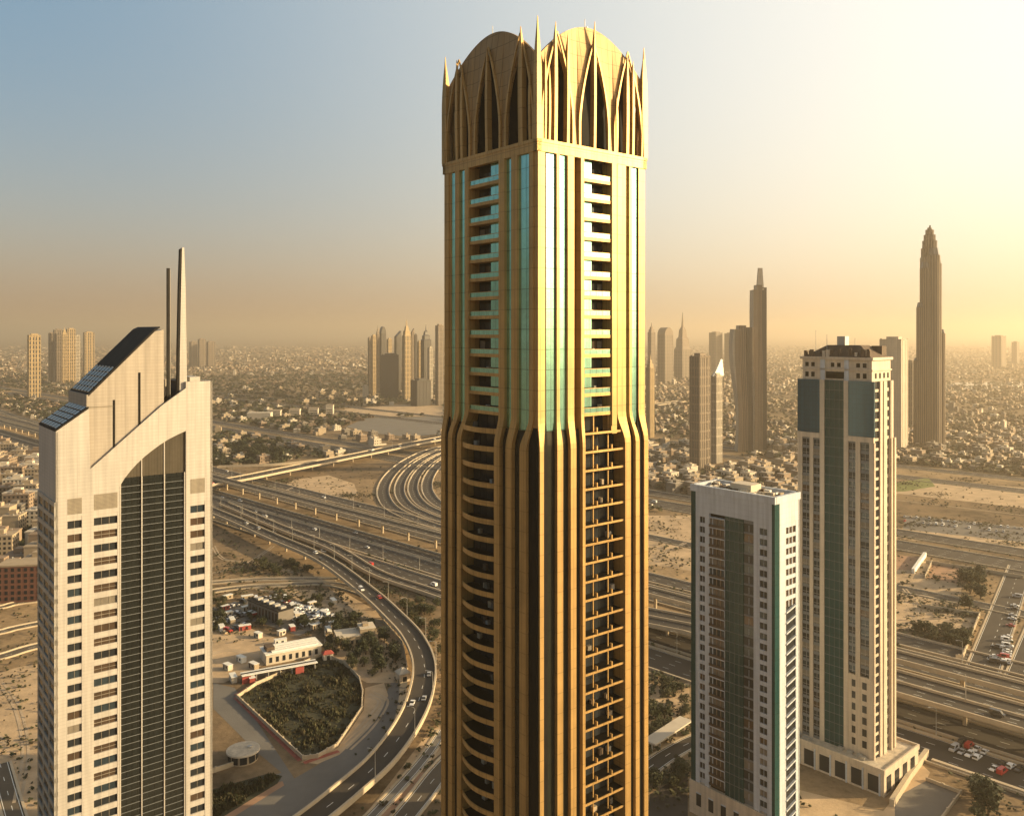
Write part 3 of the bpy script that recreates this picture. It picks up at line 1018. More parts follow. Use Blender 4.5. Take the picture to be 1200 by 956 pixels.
for a, b in ((-0.1, 9.7), (21.0, CY_ + .1)):
    m = MB()
    m.fbox(FL, a, b, -0.8, 0.12, 126.6, 147.0, "blue_glass")
    m.build("blue_glazing", CREAM)
    m = MB()
    m.fbox(FL, a, b, -0.8, 0.42, 124.6, 126.5, "cream_stone")
    m.build("string_course", CREAM)
for a, b, lo in ((1.6, 5.1, 36.5), (6.8, 9.7, 36.5), (21.0, 23.8, 9), (25.2, 28.4, 9)):
    z = 121.4
    bands = []
    while z > lo:
        bands.insert(0, (z + 2.45, z + 3.6 if z < 121 else 124.6))
        o = MB()
        o.fbox(FL, a, b, -0.78, -0.4, z, z + 2.45, pane())
        o.fbox(FL, a, b, -0.4, -0.32, z + 0.7, z + 0.8, "metal_grey")
        o.fbox(FL, (a + b) / 2 - .05, (a + b) / 2 + .05, -0.4, -0.3, z, z + 2.45, "metal_grey")
        o.build("window", CREAM)
        z -= 3.6
    if lo < 20:
        bands.insert(0, (8.8, z + 3.55))
    comb(FL, a, b, -0.84, -0.15, -0.81, bands, "spandrel_grey", 8.7, 124.65).build("spandrel_wall", CREAM)
m = MB()
m.fbox(FL, 1.6, 9.7, -0.8, 0.1, 8.8, 38.0, "cream_stone")
for k in range(6):
    for t in (2.6, 6.6):
        m.fbox(FL, t, t + 1.7, 0.05, 0.13, 12 + 4.3 * k, 14.6 + 4.3 * k, "window_dark")
m.build("lower_bay", CREAM)
# right face
m = MB()
m.fbox(FR, 0.0 + .8, 4.2, -0.8, -0.15, 8.8, 147, "window_dark")
for k in range(38):
    m.fbox(FR, 0.8, 4.2, -0.15, 0.02, 10 + 3.6 * k, 11 + 3.6 * k, "cream_stone")
m.fbox(FR, 6.1, 7.0, -0.8, -0.3, 8.8, 147, "window_dark")
m.fbox(FR, 9.5, 12.4, -0.8, -0.25, 8.8, 147, "window_dark")
for k in range(38):
    m.fbox(FR, 9.5, 12.4, -0.25, -0.08, 10 + 3.6 * k, 11.2 + 3.6 * k, "cream_stone")
m.build("side_glazing", CREAM)
for a, b, zt, o in ((-0.1, 0.8, 124.6, 0.28), (4.2, 6.1, 147.0, .5), (7.0, 9.5, 147, .6), (12.4, 13.4, 125.5, 1.0), (13.9, 14.5, 147.0, .3), (15.0, 16.3, 125.5, 1.0)):
    q = MB()
    q.fbox(FR, a, b, -0.8, o, 8.8, zt, "cream_stone")
    q.build("pilaster", CREAM)
m = MB()
m.fbox(FR, 13.4, 15.0, -0.8, 0.2, 8.8, 147, "cream_stone")
m.fbox(CF['RB'], 0, CY_, -0.8, 0, 8.8, 147, "cream_stone")
m.fbox(CF['LB'], 0, CX_ - .8, -0.8, 0, 8.8, 147, "cream_stone")
m.build("rear_wall", CREAM)
# crown
m = MB()
m.box(0.6, CX_ - .3, 1.0, CY_ - 1.6, 147.0, 155.0, "cream_stone")
m.box(0.2, CX_ + .1, 0.6, CY_ - 1.2, 150.8, 151.4, "cream_stone")
m.box(-.05, CX_ + .4, .3, CY_ - .9, 154.8, 155.8, "cream_stone")
for a, b in ((9.7, 11.4), (19.2, 21.0)):
    m.fbox(FL, a, b, -1.0, -0.2, 147.0, 154.8, "pale_stone")
for t in (3, 5.5, 13, 15.5, 23.5, 26):
    m.fbox(FL, t, t + 1.4, -0.7, -0.55, 148.0, 149.9, "recess_dark")
    m.fbox(FL, t, t + 1.4, -0.7, -0.55, 152.0, 153.6, "recess_dark")
m.fbox(FL, 11.6, 18.9, -0.75, -0.5, 147.6, 150.2, "recess_dark")
for t in (3, 6.4, 9.8, 13):
    m.fbox(FR, t, t + 1.4, -1.1, -0.95, 148.0, 150.0, "recess_dark")
m.build("crown", CREAM)
m = MB()
m.rings([[(1.0, 1.4, 155.8), (1.0, CY_ - 2, 155.8), (CX_ - .6, CY_ - 2, 155.8), (CX_ - .6, 1.4, 155.8)],
         [(5.2, 7.5, 160.2), (5.2, CY_ - 9.5, 160.2), (CX_ - 4, CY_ - 9.5, 160.2), (CX_ - 4, 7.5, 160.2)]], "roof_brown")
for k in range(26):
    y = rnd.uniform(1.0, CY_ - 3)
    x = rnd.choice([rnd.uniform(.4, 2.0), rnd.uniform(.4, 2), rnd.uniform(CX_ - 2.5, CX_ - .8)])
    h_ = rnd.uniform(.9, 2.6)
    m.box(x, x + rnd.uniform(.6, 1.3), y, y + rnd.uniform(.6, 1.6), 155.8, 156.6 + h_, rnd.choice(["roof_brown", "roof_brown", "cream_stone"]))
m.box(CX_ - 4.2, CX_ - .4, 2.5, 6.5, 155.8, 160.0, "roof_brown")
m.build("roof", CREAM)
m = MB()
m.box(6.4, 9.6, 14.2, 17.4, 160.2, 163.6, "metal_grey")
for x, y, h_ in ((2.5, 24, 8.5), (3.5, 20, 6.8), (8, 11, 5.5)):
    m.cyl(x, y, .1, 156.2, 157.5 + h_, "metal_grey", 6)
m.build("plant_room", CREAM)

# ------------------------------------------------------------------ towers in the distance
def bg_tower(px0, px1, ytop, ybase, label, mt="tower_stone", rib="tower_slate", top="flat", rot=None, depth=None, n=5, name="distant_tower", group=None, shoulder=None, yfar=None):
    Y = CAM_Z * 1000.0 / (ybase - 390.0)
    X = ((px0 + px1) / 2 - 600) / 1000 * Y
    wv = (px1 - px0) / 1000 * Y
    h = CAM_Z - (ytop - 390) / 1000 * Y
    rot = radians(40) if rot is None else radians(rot)
    va = atan2(X, Y)                                 # view bearing
    c, s = abs(cos(rot + va)), abs(sin(rot + va))
    ratio = 0.75 if depth is None else depth
    W = wv / (c + ratio * s)
    D = W * ratio
    root = thing(name, label, "skyscraper", (X * (Y + D / 2) / Y, Y + D / 2, 0), rot, group)
    hs = h if top == "flat" else (CAM_Z - (shoulder - 390) / 1000 * Y if shoulder else h * 0.86)
    b = MB()
    b.box(-W / 2 + .4, W / 2 - .4, -D / 2 + .4, D / 2 - .4, 0, hs, rib)
    nx = max(2, n)
    for k in range(nx + 1):
        t = -W / 2 + W * k / nx
        hw = W / nx * (0.32 if k % 2 else 0.2)
        a0, a1 = max(-W / 2, t - hw), min(W / 2, t + hw)
        b.box(a0, a1, -D / 2, -D / 2 + .8, 0, hs + (1.5 if k % 2 else 0), mt)
        b.box(a0, a1, D / 2 - .8, D / 2, 0, hs, mt)
        t = -D / 2 + D * k / nx
        hw *= ratio
        a0, a1 = max(-D / 2 + .82, t - hw), min(D / 2 - .82, t + hw)
        if a1 > a0:
            b.box(-W / 2, -W / 2 + .8, a0, a1, 0, hs + (1.5 if k % 2 else 0), mt)
            b.box(W / 2 - .8, W / 2, a0, a1, 0, hs, mt)
    z = 11.0
    while z < hs - 4:
        b.box(-W / 2 + .25, W / 2 - .25, -D / 2 + .25, D / 2 - .25, z, z + 2.2, mt)
        z += 11.0 if rib != mt else 22.0
    b.build("shaft", root)
    q = MB()
    if top == "flat":
        q.box(-W * .28, W * .3, -D * .3, D * .26, hs, hs + 4, mt)
        q.box(-W / 2, W / 2, -D / 2, D / 2, hs - 1.2, hs + .4, mt)
        q.build("roof", root)
    elif top == "round":
        rg = []
        for k in range(7):
            a = k / 6 * pi / 2
            f = max(.12, cos(a))
            z = hs + (h - hs) * sin(a)
            rg.append([(-W / 2 * f, -D / 2, z), (-W / 2 * f, D / 2, z), (W / 2 * f, D / 2, z), (W / 2 * f, -D / 2, z)])
        q.rings(rg, mt)
        q.build("roof", root)
    elif top == "spire":
        z1 = hs + (h - hs) * .55
        q.rings([[(-W / 2 * f, -D / 2 * f, z), (-W / 2 * f, D / 2 * f, z), (W / 2 * f, D / 2 * f, z), (W / 2 * f, -D / 2 * f, z)] for f, z in ((1, hs), (.78, hs + (h - hs) * .08), (.74, hs + (h - hs) * .28), (.5, hs + (h - hs) * .34), (.42, hs + (h - hs) * .52), (.16, hs + (h - hs) * .62), (.03, h))], mt)
        q.build("spire", root)
    elif top == "slant":
        q.add([(-W / 2, -D / 2, hs), (-W / 2, D / 2, hs), (W / 2, D / 2, hs), (W / 2, -D / 2, hs), (-W / 2, -D / 2, hs + .5), (-W / 2, D / 2, hs + .5), (W / 2, D / 2, h), (W / 2, -D / 2, h)], MB.BOXF, mt)
        q.build("roof", root)
    return root, W, D, h

bg_tower(33, 47, 393, 466, "slim lone tower standing left of the distant left cluster", "tower_gold", n=4)
LC = "towers of the distant left cluster"
for a, b, t, y, lab, mt, top in ((57, 63.5, 391, 447, "narrow dark tower at the left end of the far left cluster", "tower_stone", "flat"),
                                 (63, 74, 387, 447.5, "broad grey brown tower second from left in the far left cluster", "tower_stone", "flat"),
                                 (72.5, 78.5, 383, 448.5, "tallest slim tower with stepped top in the far left cluster", "tower_gold", "spire"),
                                 (78, 88, 386, 448, "golden tower right of the tallest in the far left cluster", "tower_gold", "flat"),
                                 (88, 94, 394, 447, "short slim tower right of the golden one in the far left cluster", "tower_pale", "flat"),
                                 (98, 110, 390, 441, "separate tower at the right end of the far left cluster", "tower_gold", "flat")):
    bg_tower(a, b, t, y, lab, mt, top=top, n=4, group=LC)
for a, b, t, y, lab in ((222, 231, 401, 430, "left of three faint towers beyond the white tower's right shoulder"), (232, 241, 398, 431, "middle and tallest of three faint towers beyond the white tower"), (242, 252, 401, 430, "right of three faint towers beyond the white tower's shoulder")):
    bg_tower(a, b, t, y, lab, "tower_stone", n=4, group="faint distant towers behind the white tower")
MC = "distant cluster left of the gold tower"
for a, b, t, y, lab, mt, top, sh in (
    (431, 435.5, 396.5, 462, "narrow brown tower at the left edge of the marina cluster", "tower_stone", "flat", None),
    (435, 441, 394, 464, "sunlit pale gold slab near the left of the marina cluster", "tower_gold", "flat", None),
    (440.5, 445, 381, 461, "thin tower ending in a needle near the left of the marina cluster", "tower_stone", "spire", 392),
    (444.5, 452.5, 383, 459, "dark tower with rounded top behind the slate block", "tower_slate", "round", 392),
    (453, 459.5, 398, 456, "gold tower rising just behind the slate block", "tower_gold", "flat", None),
    (462, 470.5, 388, 461, "grey tower with a raised corner right of the slate block", "tower_slate", "slant", 395),
    (471, 482, 374, 469, "tallest twisting gold tower with pointed crown in the marina cluster", "tower_gold", "spire", 394),
    (481.5, 485.5, 385, 462, "thin brown tower right of the pointed gold one", "tower_stone", "slant", 390),
    (485.5, 489, 393, 463, "very thin dark tower in the middle right of the marina cluster", "tower_slate", "flat", None),
    (489, 494.5, 401, 466, "low gold tower left of the pointed dark one", "tower_gold", "flat", None),
    (493, 505.5, 380, 467, "dark tower with steep pointed top in the marina cluster", "tower_slate", "spire", 399),
    (501, 507.5, 408, 470, "pale gold slab in front of the pointed dark tower", "tower_pale", "flat", None),
    (510, 520, 382, 475, "wide brown tower half hidden by the gold skyscraper", "tower_stone", "flat", None),
    (425, 432, 453, 466, "small white block at the foot of the marina cluster", "villa_white", "flat", None),
    (481, 505, 446, 476, "low glass block with white frame at the foot of the marina cluster", "tower_slate", "flat", None)):
    bg_tower(a, b, t, y, lab, mt, top=top, n=4, group=MC, shoulder=sh, rib="tower_slate" if mt != "villa_white" else "villa_white")
bg_tower(446, 467, 416, 466.5, "broad slate grey slab block in front of the marina cluster", "tower_slate", "tower_slate", n=8, rot=8, group=MC)

bg_tower(757, 767, 415, 513, "golden stepped tower peeping out right behind the gold skyscraper", "tower_gold", "tower_gold", top="spire", shoulder=432, n=4)
for a, b, t, y, lab, mt, top, sh in (
    (759, 768, 378, 451, "pointed brown tower beside the gold skyscraper's right edge", "tower_stone", "spire", 390),
    (770.5, 789, 384, 449.5, "broad brown tower with rounded shoulders right of the gold skyscraper", "tower_stone", "round", 393),
    (790, 810, 366, 444, "faint stepped tower with thin needle right of the rounded tower", "tower_stone", "spire", 410),
    (831, 846.5, 390, 437, "left of two faint flat topped towers behind the ribbed tower", "tower_stone", "flat", None),
    (849, 862, 391, 437, "right of two faint flat topped towers behind the ribbed tower", "tower_stone", "flat", None)):
    bg_tower(a, b, t, y, lab, mt, top=top, shoulder=sh, n=5, group="faint towers right of the gold tower")
bg_tower(808, 832.5, 418, 549, "dark ribbed flat topped tower behind the pale apartment tower", "tower_stone", n=6)
r_, W_, D_, h_ = bg_tower(832.5, 846.5, 441, 543, "ribbed tower carrying a white sail on its roof", "tower_pale", n=4)
m = MB()
m.rings([[(-8, -1, h_), (-8, 1, h_), (14, 1, h_), (14, -1, h_)], [(-2, -.8, h_ + 6), (-2, .8, h_ + 6), (14, .8, h_ + 6), (14, -.8, h_ + 6)], [(4, -.6, h_ + 14), (4, .6, h_ + 14), (13, .6, h_ + 14), (13, -.6, h_ + 14)], [(9, -.4, h_ + 21), (9, .4, h_ + 21), (12, .4, h_ + 21), (12, -.4, h_ + 21)]], "sail_white")
m.build("sail", r_)

def curved_tower(px0, px1, ytop, ybase, label, wave, name, crown=None, mt="tower_slate"):
    """A tower whose left edge swells and narrows with height."""
    Y = CAM_Z * 1000.0 / (ybase - 390.0)
    X0, X1 = (px0 - 600) / 1000 * Y, (px1 - 600) / 1000 * Y
    h = CAM_Z - (ytop - 390) / 1000 * Y
    W = X1 - X0
    root = thing(name, label, "skyscraper", (X0, Y, 0), 0)
    for j, (f0, f1, hh, mm) in enumerate(((0.0, 0.24, .97, "tower_pale"), (0.24, 0.66, 1.0, mt), (0.66, 1.0, .985, "tower_stone"))):
        m = MB()
        rg = []
        for k in range(25):
            q = k / 24
            z = h * hh * q
            d = wave * W * (sin(pi * (q * 1.6 + .15)) - .3) * (1 - f0)
            a = f0 * W + d * (1 if j == 0 else .5)
            b = f1 * W + d * (.5 if j < 2 else 0)
            rg.append([(a, 0 + 2 * j, z), (a, W * .9, z), (b, W * .9, z), (b, 2 * j, z)])
        m.rings(rg, mm)
        for r in range(4):
            f = f0 + (f1 - f0) * (r + .5) / 4
            m.rings([[(f * W + wave * W * .5 * (sin(pi * (z / h * 1.6 + .15)) - .3) * (1 - f0) + e, 2 * j + g_, z) for e, g_ in ((-.6, -.9), (-.6, .5), (.6, .5), (.6, -.9))] for z in [h * hh * k / 12 for k in range(13)]], "tower_stone" if j != 2 else "tower_slate")
        m.build("fin_slab", root)
    if crown:
        m = MB()
        a, b, yt = crown
        za = h
        zb = CAM_Z - (yt - 390) / 1000 * Y
        xa, xb = (a - 600) / 1000 * Y - X0, (b - 600) / 1000 * Y - X0
        m.rings([[(xa, 3, za * .97), (xa, W * .6, za * .97), (xb, W * .6, za * .97), (xb, 3, za * .97)], [(xa + 1.5, 5, zb), (xa + 1.5, W * .4, zb), (xb - 1.5, W * .4, zb), (xb - 1.5, 5, zb)]], "tower_pale")
        m.build("crown", root)
    return root
curved_tower(864, 883, 381.5, 530, "twisted dark tower with wavy left edge beside the taller needle tower", .22, "twisted_tower")
curved_tower(884, 899.5, 334, 528, "tall slender dark tower with narrow pale crown behind the cream tower's left", .09, "slender_tower", crown=(888.5, 896, 314))
bg_tower(1032, 1063, 398, 527, "grey slab tower with bright sunlit flank right behind the cream tower", "tower_pale", "tower_pale", n=3, rot=52)
bg_tower(1062, 1074, 425, 500, "small grey tower in the haze left of the stepped supertall tower", "tower_stone", n=3)
bg_tower(1163, 1178, 394, 431, "faint pale tower in the haze at far right", "tower_stone", n=3)
bg_tower(1186, 1194, 401, 426, "faint low tower at the right edge of the haze", "tower_stone", n=3)

def supertall():
    Y = CAM_Z * 1000.0 / (525 - 390.0)
    X = (1091 - 600) / 1000 * Y
    k = Y / 1000
    root = thing("stepped_supertall_tower", "tall dark stepped tower with domed tip rising from the haze at right", "skyscraper", (X * (Y + 20) / Y, Y + 20, 0), 0)
    zz = lambda y: CAM_Z - (y - 390) * k
    # (left px, right px, top y) of each lobe relative to the axis, with its own depth offset
    lobes = [(-18, -9, 420, -4), (-15.5, -5, 354, -7), (-12, 0, 306, -9), (3, 12, 300, -8), (8, 17.5, 386, -5), (-6, 8, 290, -12)]
    for a, b, yt, dy in lobes:
        m = MB()
        cx, r = (a + b) / 2 * k, (b - a) / 2 * k
        H = zz(yt)
        n = 16
        rg = []
        for z, f in ((0, 1.06), (H * .3, 1.02), (H * .97, 1), (H, .8)):
            rg.append([(cx + r * f * cos(2 * pi * i / n) * (1.0 if i % 2 else .9), dy + 9 + r * 1.2 * f * sin(2 * pi * i / n) * (1.0 if i % 2 else .9), z) for i in range(n)])
        m.rings(rg, "tower_slate")
        for i in range(0, n):
            aa = 2 * pi * (i + .5) / n
            m.rbox(cx + r * 1.0 * cos(aa), dy + 9 + r * 1.2 * sin(aa), 1.1, 1.1, 0, H * .965, aa, "tower_stone")
        m.build("lobe", root)
    m = MB()
    n = 16
    for y0, y1, rr, top in ((350, 300, 10.3, 9.6), (301, 289, 9.2, 8.3), (290, 280, 7.8, 6.8), (281, 273, 6.2, 5.0), (274, 267, 4.3, 3.0), (268, 264.5, 2.2, 1.2)):
        m.rings([[(r_ * k * cos(2 * pi * i / n), 4 + r_ * k * sin(2 * pi * i / n), zz(y)) for i in range(n)] for y, r_ in ((y0, rr), (y0 * .4 + y1 * .6, rr * .99), (y1, top))], "roof_black" if y1 < 292 else "tower_slate")
        for i in range(n):
            aa = 2 * pi * (i + .5) / n
            m.rbox(rr * .985 * k * cos(aa), 4 + rr * .985 * k * sin(aa), 1.0, 1.0, zz(y0), zz(y1) - .5, aa, "tower_stone")
    m.build("dome", root)
    m = MB()
    m.cyl(0.5, 4, 1.2, zz(266), zz(262), "roof_black", 8)
    m.build("finial", root)
supertall()

# ------------------------------------------------------------------ roads
def along(c, x0, x1, z=0.0, n=2):
    """Points of the line X + Y = c (the freeway corridor runs this way)."""
    return [(x0 + (x1 - x0) * i / (n - 1), c - (x0 + (x1 - x0) * i / (n - 1)), z) for i in range(n)]
S2 = sqrt(2)
for c0, c1, lanes, z in ((486, 521, 4, .05), (526, 557, 4, .06), (560, 583, 3, .05), (608, 648, 5, .06), (654, 680, 3, .05)):
    road(along((c0 + c1) / 2, -1500, 600, 0, 60), (c1 - c0) / S2 - .8, lanes, z)
road(along(1022, -2500, 1200, 0, 40), 24, 4, .05, .7)
road(along(962, -1400, 1200, 0, 40), 30, 5, .06, .7)
road(along(1420, -1000, 1800, 0, 40), 26, 4, .05, .5)
road(along(1530, -1000, 1800, 0, 40), 22, 4, .05, .5)
road(along(800, 90, 700, 0, 20), 13, 2, .07, .5)
# elevated roads
mp = along(596, -900, 520, 9.5, 40)
flyover(mp, 11.5, "long straight viaduct on round piers running beside the freeway", 2, "viaduct", 34, pier_r=1.0)
sp_ = [(x, 550 - x, 9.6 * max(0, min(1, (x - 10) / 90.0)) + .25) for x in range(0, 561, 14)]
flyover(sp_, 25.0, "wide elevated carriageway with median wall behind the cream tower podium", 6, "viaduct", 30, pier_r=.9, median=True)
FLY = smooth([(*gp(150, 560, 5), 5), (*gp(257, 602, 6), 6), (*gp(321, 630, 6.5), 6.5), (*gp(378, 655, 6.5), 6.5), (*gp(430, 693, 6.5), 6.5), (*gp(464, 724, 6.5), 6.5), (*gp(485, 748, 6), 6), (*gp(497, 778, 6), 6), (*gp(493, 813, 5.5), 5.5), (*gp(478, 848, 5), 5), (*gp(448, 889, 4.5), 4.5), (*gp(408, 925, 4), 4), (*gp(367, 958, 3.5), 3.5), (*gp(310, 998, 3), 3)], 8)
flyover(FLY, 10.5, "curving flyover ramp sweeping past the dark planted plot towards the bottom edge", 2, "curved_flyover", 30)
FLY2 = smooth([(*gp(262, 590, 3), 3), (*gp(330, 619, 3.5), 3.5), (*gp(390, 642, 3.5), 3.5), (*gp(440, 671, 3), 3), (*gp(500, 692, 2), 2), (*gp(560, 712, 1), 1)], 8)
flyover(FLY2, 9.0, "low ramp splitting off beside the curving flyover", 2, "ramp", 30)
BR = smooth([(*gp(60, 592, 7), 7), (*gp(250, 566, 8), 8), (*gp(340, 549, 8), 8), (*gp(430, 531, 8), 8), (*gp(515, 514, 8), 8), (*gp(640, 492, 7), 7), (*gp(800, 470, 3), 3)], 8)
flyover(BR, 22.0, "long bridge crossing the interchange with two pale parapets", 4, "bridge", 38)
BR2 = smooth([(*gp(255, 547, 1), 1), (*gp(330, 544, 2), 2), (*gp(400, 536, 4), 4), (*gp(440, 527, 6), 6)], 8)
flyover(BR2, 8.0, "slip ramp rising beside the long interchange bridge", 1, "ramp", 38)
for i, (dx, wd) in enumerate(((0, 13), (17, 11), (31, 11), (46, 12))):
    P = []
    for x, y in ((560, 520), (515, 525), (485, 536), (461, 553), (449, 573), (455, 592), (478, 606), (515, 619), (570, 636)):
        P.append(gp(x, y))
    P = smooth([(a, b, 0) for a, b in P], 8)
    N = normals(P)
    road([(p[0] + n[0] * dx, p[1] + n[1] * dx, 0) for p, n in zip(P, N)], wd, 2, .07 + .012 * i, 1.0)
for i, (pts, wd) in enumerate(((((-60, 752), (0, 741), (45, 731), (250, 693), (330, 686), (390, 685), (440, 700)), 8),
                 (((-60, 722), (0, 712), (45, 704), (250, 683), (330, 679), (395, 679)), 7),
                 (((-60, 782), (0, 770), (45, 757), (150, 735), (250, 716)), 9))):
    P = smooth([(*gp(x, y), 0) for x, y in pts], 8)
    road(P, wd, 2, .10 + .012 * i, .6, "asphalt_worn")
road(smooth([(*gp(x, y), 0) for x, y in ((-60, 455), (0, 482), (50, 499), (120, 530), (250, 575))], 8), 14, 3, .09, .8, "asphalt_worn")
road(smooth([(*gp(x, y), 0) for x, y in ((540, 878), (515, 905), (492, 935), (470, 962), (440, 1000))], 8), 9, 2, .09, .5, "asphalt_worn")
road(smooth([(*gp(x, y), 0) for x, y in ((520, 856), (500, 885), (470, 920), (430, 962), (400, 990))], 8), 5, 1, .09, .25, "lot_grey")
road([(*gp(1196, 664), 0), (*gp(1176, 720), 0), (*gp(1150, 790), 0)], 15, 2, .09, .2)
road([(*gp(1240, 664), 0), (*gp(1225, 720), 0), (*gp(1195, 800), 0)], 14, 2, .09, .2)
road(smooth([(*gp(x, y), 0) for x, y in ((760, 900), (790, 880), (830, 862), (900, 850), (1000, 880))], 8), 9, 2, .09, .2)
road(smooth([(*gp(x, y), 0) for x, y in ((0, 895), (8, 925), (18, 960), (30, 1000))], 6), 7, 2, .09, .25, "asphalt_worn")
for yy in (432, 452, 421):
    Yd = CAM_Z * 1000 / (yy - 390)
    road([(-Yd * .75, Yd * 1.0, 0), (0, Yd * 1.08, 0), (Yd * .75, Yd * .96, 0)], 30, 1, .09, 0, "asphalt_worn")

# ------------------------------------------------------------------ plots and yards
def plot(name, pts, mt, z):
    m = MB()
    m.sheet([gp(x, y) for x, y in pts], z, mt)
    P = [gp(x, y) for x, y in pts]
    PLOTS.append(P)
    return tag(m.build(name), kind="structure")
PLOTS = []
TRACKS = (((236, 770), (270, 762), (310, 770), (330, 760)), ((300, 690), (360, 700), (420, 716), (452, 740)), ((250, 640), (262, 655), (300, 660), (350, 672)), ((250, 672), (290, 660), (320, 640)),
          ((320, 583), (360, 566), (410, 572), (412, 586)), ((430, 815), (446, 822), (430, 845), (402, 872)), ((436, 812), (452, 822), (436, 850), (408, 878)), ((0, 800), (20, 830), (30, 880), (20, 940)), ((-20, 850), (10, 870), (46, 860)),
          ((765, 660), (785, 645), (808, 634)), ((1050, 700), (1080, 698), (1110, 706), (1125, 712)), ((1050, 586), (1100, 592), (1200, 604)), ((1060, 690), (1075, 712), (1068, 738)))

def wall_line(pts, h, label, mt="concrete", th=.5, name="boundary_wall", closed=False):
    P = [(*gp(x, y), 0) for x, y in pts]
    if closed: P.append(P[0])
    m = MB()
    for a, b in zip(P, P[1:]):
        l = hypot(b[0] - a[0], b[1] - a[1])
        m.rbox((a[0] + b[0]) / 2, (a[1] + b[1]) / 2, l, th, 0, h, atan2(b[1] - a[1], b[0] - a[0]), mt)
        n_ = max(2, int(l / 6)) if th < 1 else 0
        for k in range(n_):
            q = k / n_
            m.rbox(a[0] + (b[0] - a[0]) * q, a[1] + (b[1] - a[1]) * q, th * 1.5, th * 1.5, 0, h + .25, atan2(b[1] - a[1], b[0] - a[0]), mt)
    return tag(m.build(name), label, "wall")

for k, tr in enumerate(TRACKS):
    m = MB()
    P = smooth([(*gp(x, y), .075 + .003 * k) for x, y in tr], 8)
    for o in (-1.0, 1.0):
        ribbon(m, P, o - .55, o + .55, 0, "sand_track")
    tag(m.build("path"), kind="structure")
plot("street_apron", [(250, 800), (275, 806), (345, 912), (400, 880), (440, 845), (458, 800), (478, 795), (474, 840), (440, 885), (395, 925), (340, 966), (230, 980), (250, 930), (330, 905), (300, 880), (250, 830)], "lot_grey", .03)
plot("sand_lot", [(235, 715), (290, 735), (335, 752), (318, 775), (262, 800), (235, 800)], "sand_pale", .04)
plot("sand_lot", [(330, 690), (400, 692), (440, 715), (455, 735), (440, 745), (400, 722), (350, 705)], "sand_pale", .035)
plot("sand_verge", [(428, 806), (450, 800), (455, 815), (440, 845), (398, 884), (372, 895), (352, 893), (396, 876), (426, 832)], "sand_pale", .055)
plot("planted_plot", [(278, 818), (300, 803), (378, 768), (403, 778), (421, 796), (425, 812), (424, 832), (395, 875), (372, 888), (355, 890)], "soil_dark", .06)
for k, (xa, ya, xb, yb) in enumerate(((276, 817, 352, 891), (276, 815, 301, 800), (303, 799, 376, 766), (356, 894, 397, 880))):
    m = MB()
    ribbon(m, [(*gp(xa, ya), .07), (*gp(xb, yb), .07)], -1.1, 1.1, 0.01 + .005 * k, "kerb_red")
    tag(m.build("kerb"), kind="structure")
plot("villa_yard", [(381, 740), (410, 725), (450, 730), (472, 755), (477, 785), (466, 800), (430, 800), (398, 782), (383, 768)], "sand_pale", .05)
plot("dark_yard", [(230, 930), (315, 906), (331, 909), (325, 918), (240, 970), (220, 975)], "soil_dark", .06)
plot("red_verge", [(235, 948), (331, 915), (333, 920), (245, 975)], "sand_red", .05)
plot("red_verge", [(505, 905), (470, 945), (440, 975), (425, 970), (462, 930), (490, 905)], "sand_red", .04)
plot("sand_verge", [(515, 850), (520, 880), (480, 912), (440, 960), (425, 958), (470, 900), (500, 860)], "sand_pale", .035)
plot("sand_lot", [(320, 575), (345, 562), (385, 557), (415, 567), (420, 580), (395, 590), (340, 588)], "sand_pale", .04)
plot("sand_lot", [(400, 480), (470, 474), (520, 476), (520, 488), (430, 488)], "sand_pale", .04)
plot("grey_lot", [(405, 500), (430, 490), (520, 488), (520, 508), (480, 512), (440, 508)], "lot_grey", .03)
plot("sand_field", [(-40, 800), (20, 782), (250, 740), (240, 880), (100, 990), (30, 960), (-40, 930)], "sand_pale", .03)
plot("sand_field", [(755, 604), (830, 604), (830, 672), (755, 660)], "sand_pale", .03)
plot("sand_field", [(1048, 578), (1240, 600), (1240, 575), (1090, 562)], "sand_pale", .03)
plot("lawn", [(1048, 566), (1088, 560), (1096, 570), (1060, 576), (1045, 576)], "lawn", .06)
plot("sand_field", [(1040, 630), (1260, 652), (1260, 640), (1040, 618)], "sand_pale", .03)
plot("sand_field", [(1040, 652), (1130, 664), (1120, 745), (1040, 735)], "sand_pale", .03)
plot("red_plot", [(1092, 660), (1138, 668), (1132, 686), (1086, 677)], "sand_red", .06)
plot("sand_plot", [(1080, 712), (1148, 722), (1134, 752), (1072, 735)], "sand_pale", .065)
plot("red_plot", [(1046, 650), (1078, 653), (1072, 668), (1046, 668)], "sand_red", .06)
plot("terrace", [(1048, 935), (1085, 915), (1125, 928), (1100, 962), (1050, 985)], "lot_grey", .06)
plot("forecourt", [(935, 925), (1035, 950), (1080, 895), (1090, 905), (1050, 985), (930, 985)], "sand_pale", .04)
plot("car_park", [(1062, 604), (1240, 622), (1240, 640), (1058, 620)], "lot_grey", .05)
plot("car_park", [(248, 712), (300, 700), (372, 706), (384, 730), (350, 745), (300, 728), (250, 738)], "lot_grey", .05)
plot("car_park", [(1090, 872), (1240, 912), (1240, 955), (1090, 895)], "asphalt", .062)
plot("terrace", [(762, 930), (806, 905), (806, 985), (755, 985)], "asphalt", .04)
plot("sand_field", [(756, 800), (808, 800), (808, 870), (756, 880)], "sand_pale", .03)

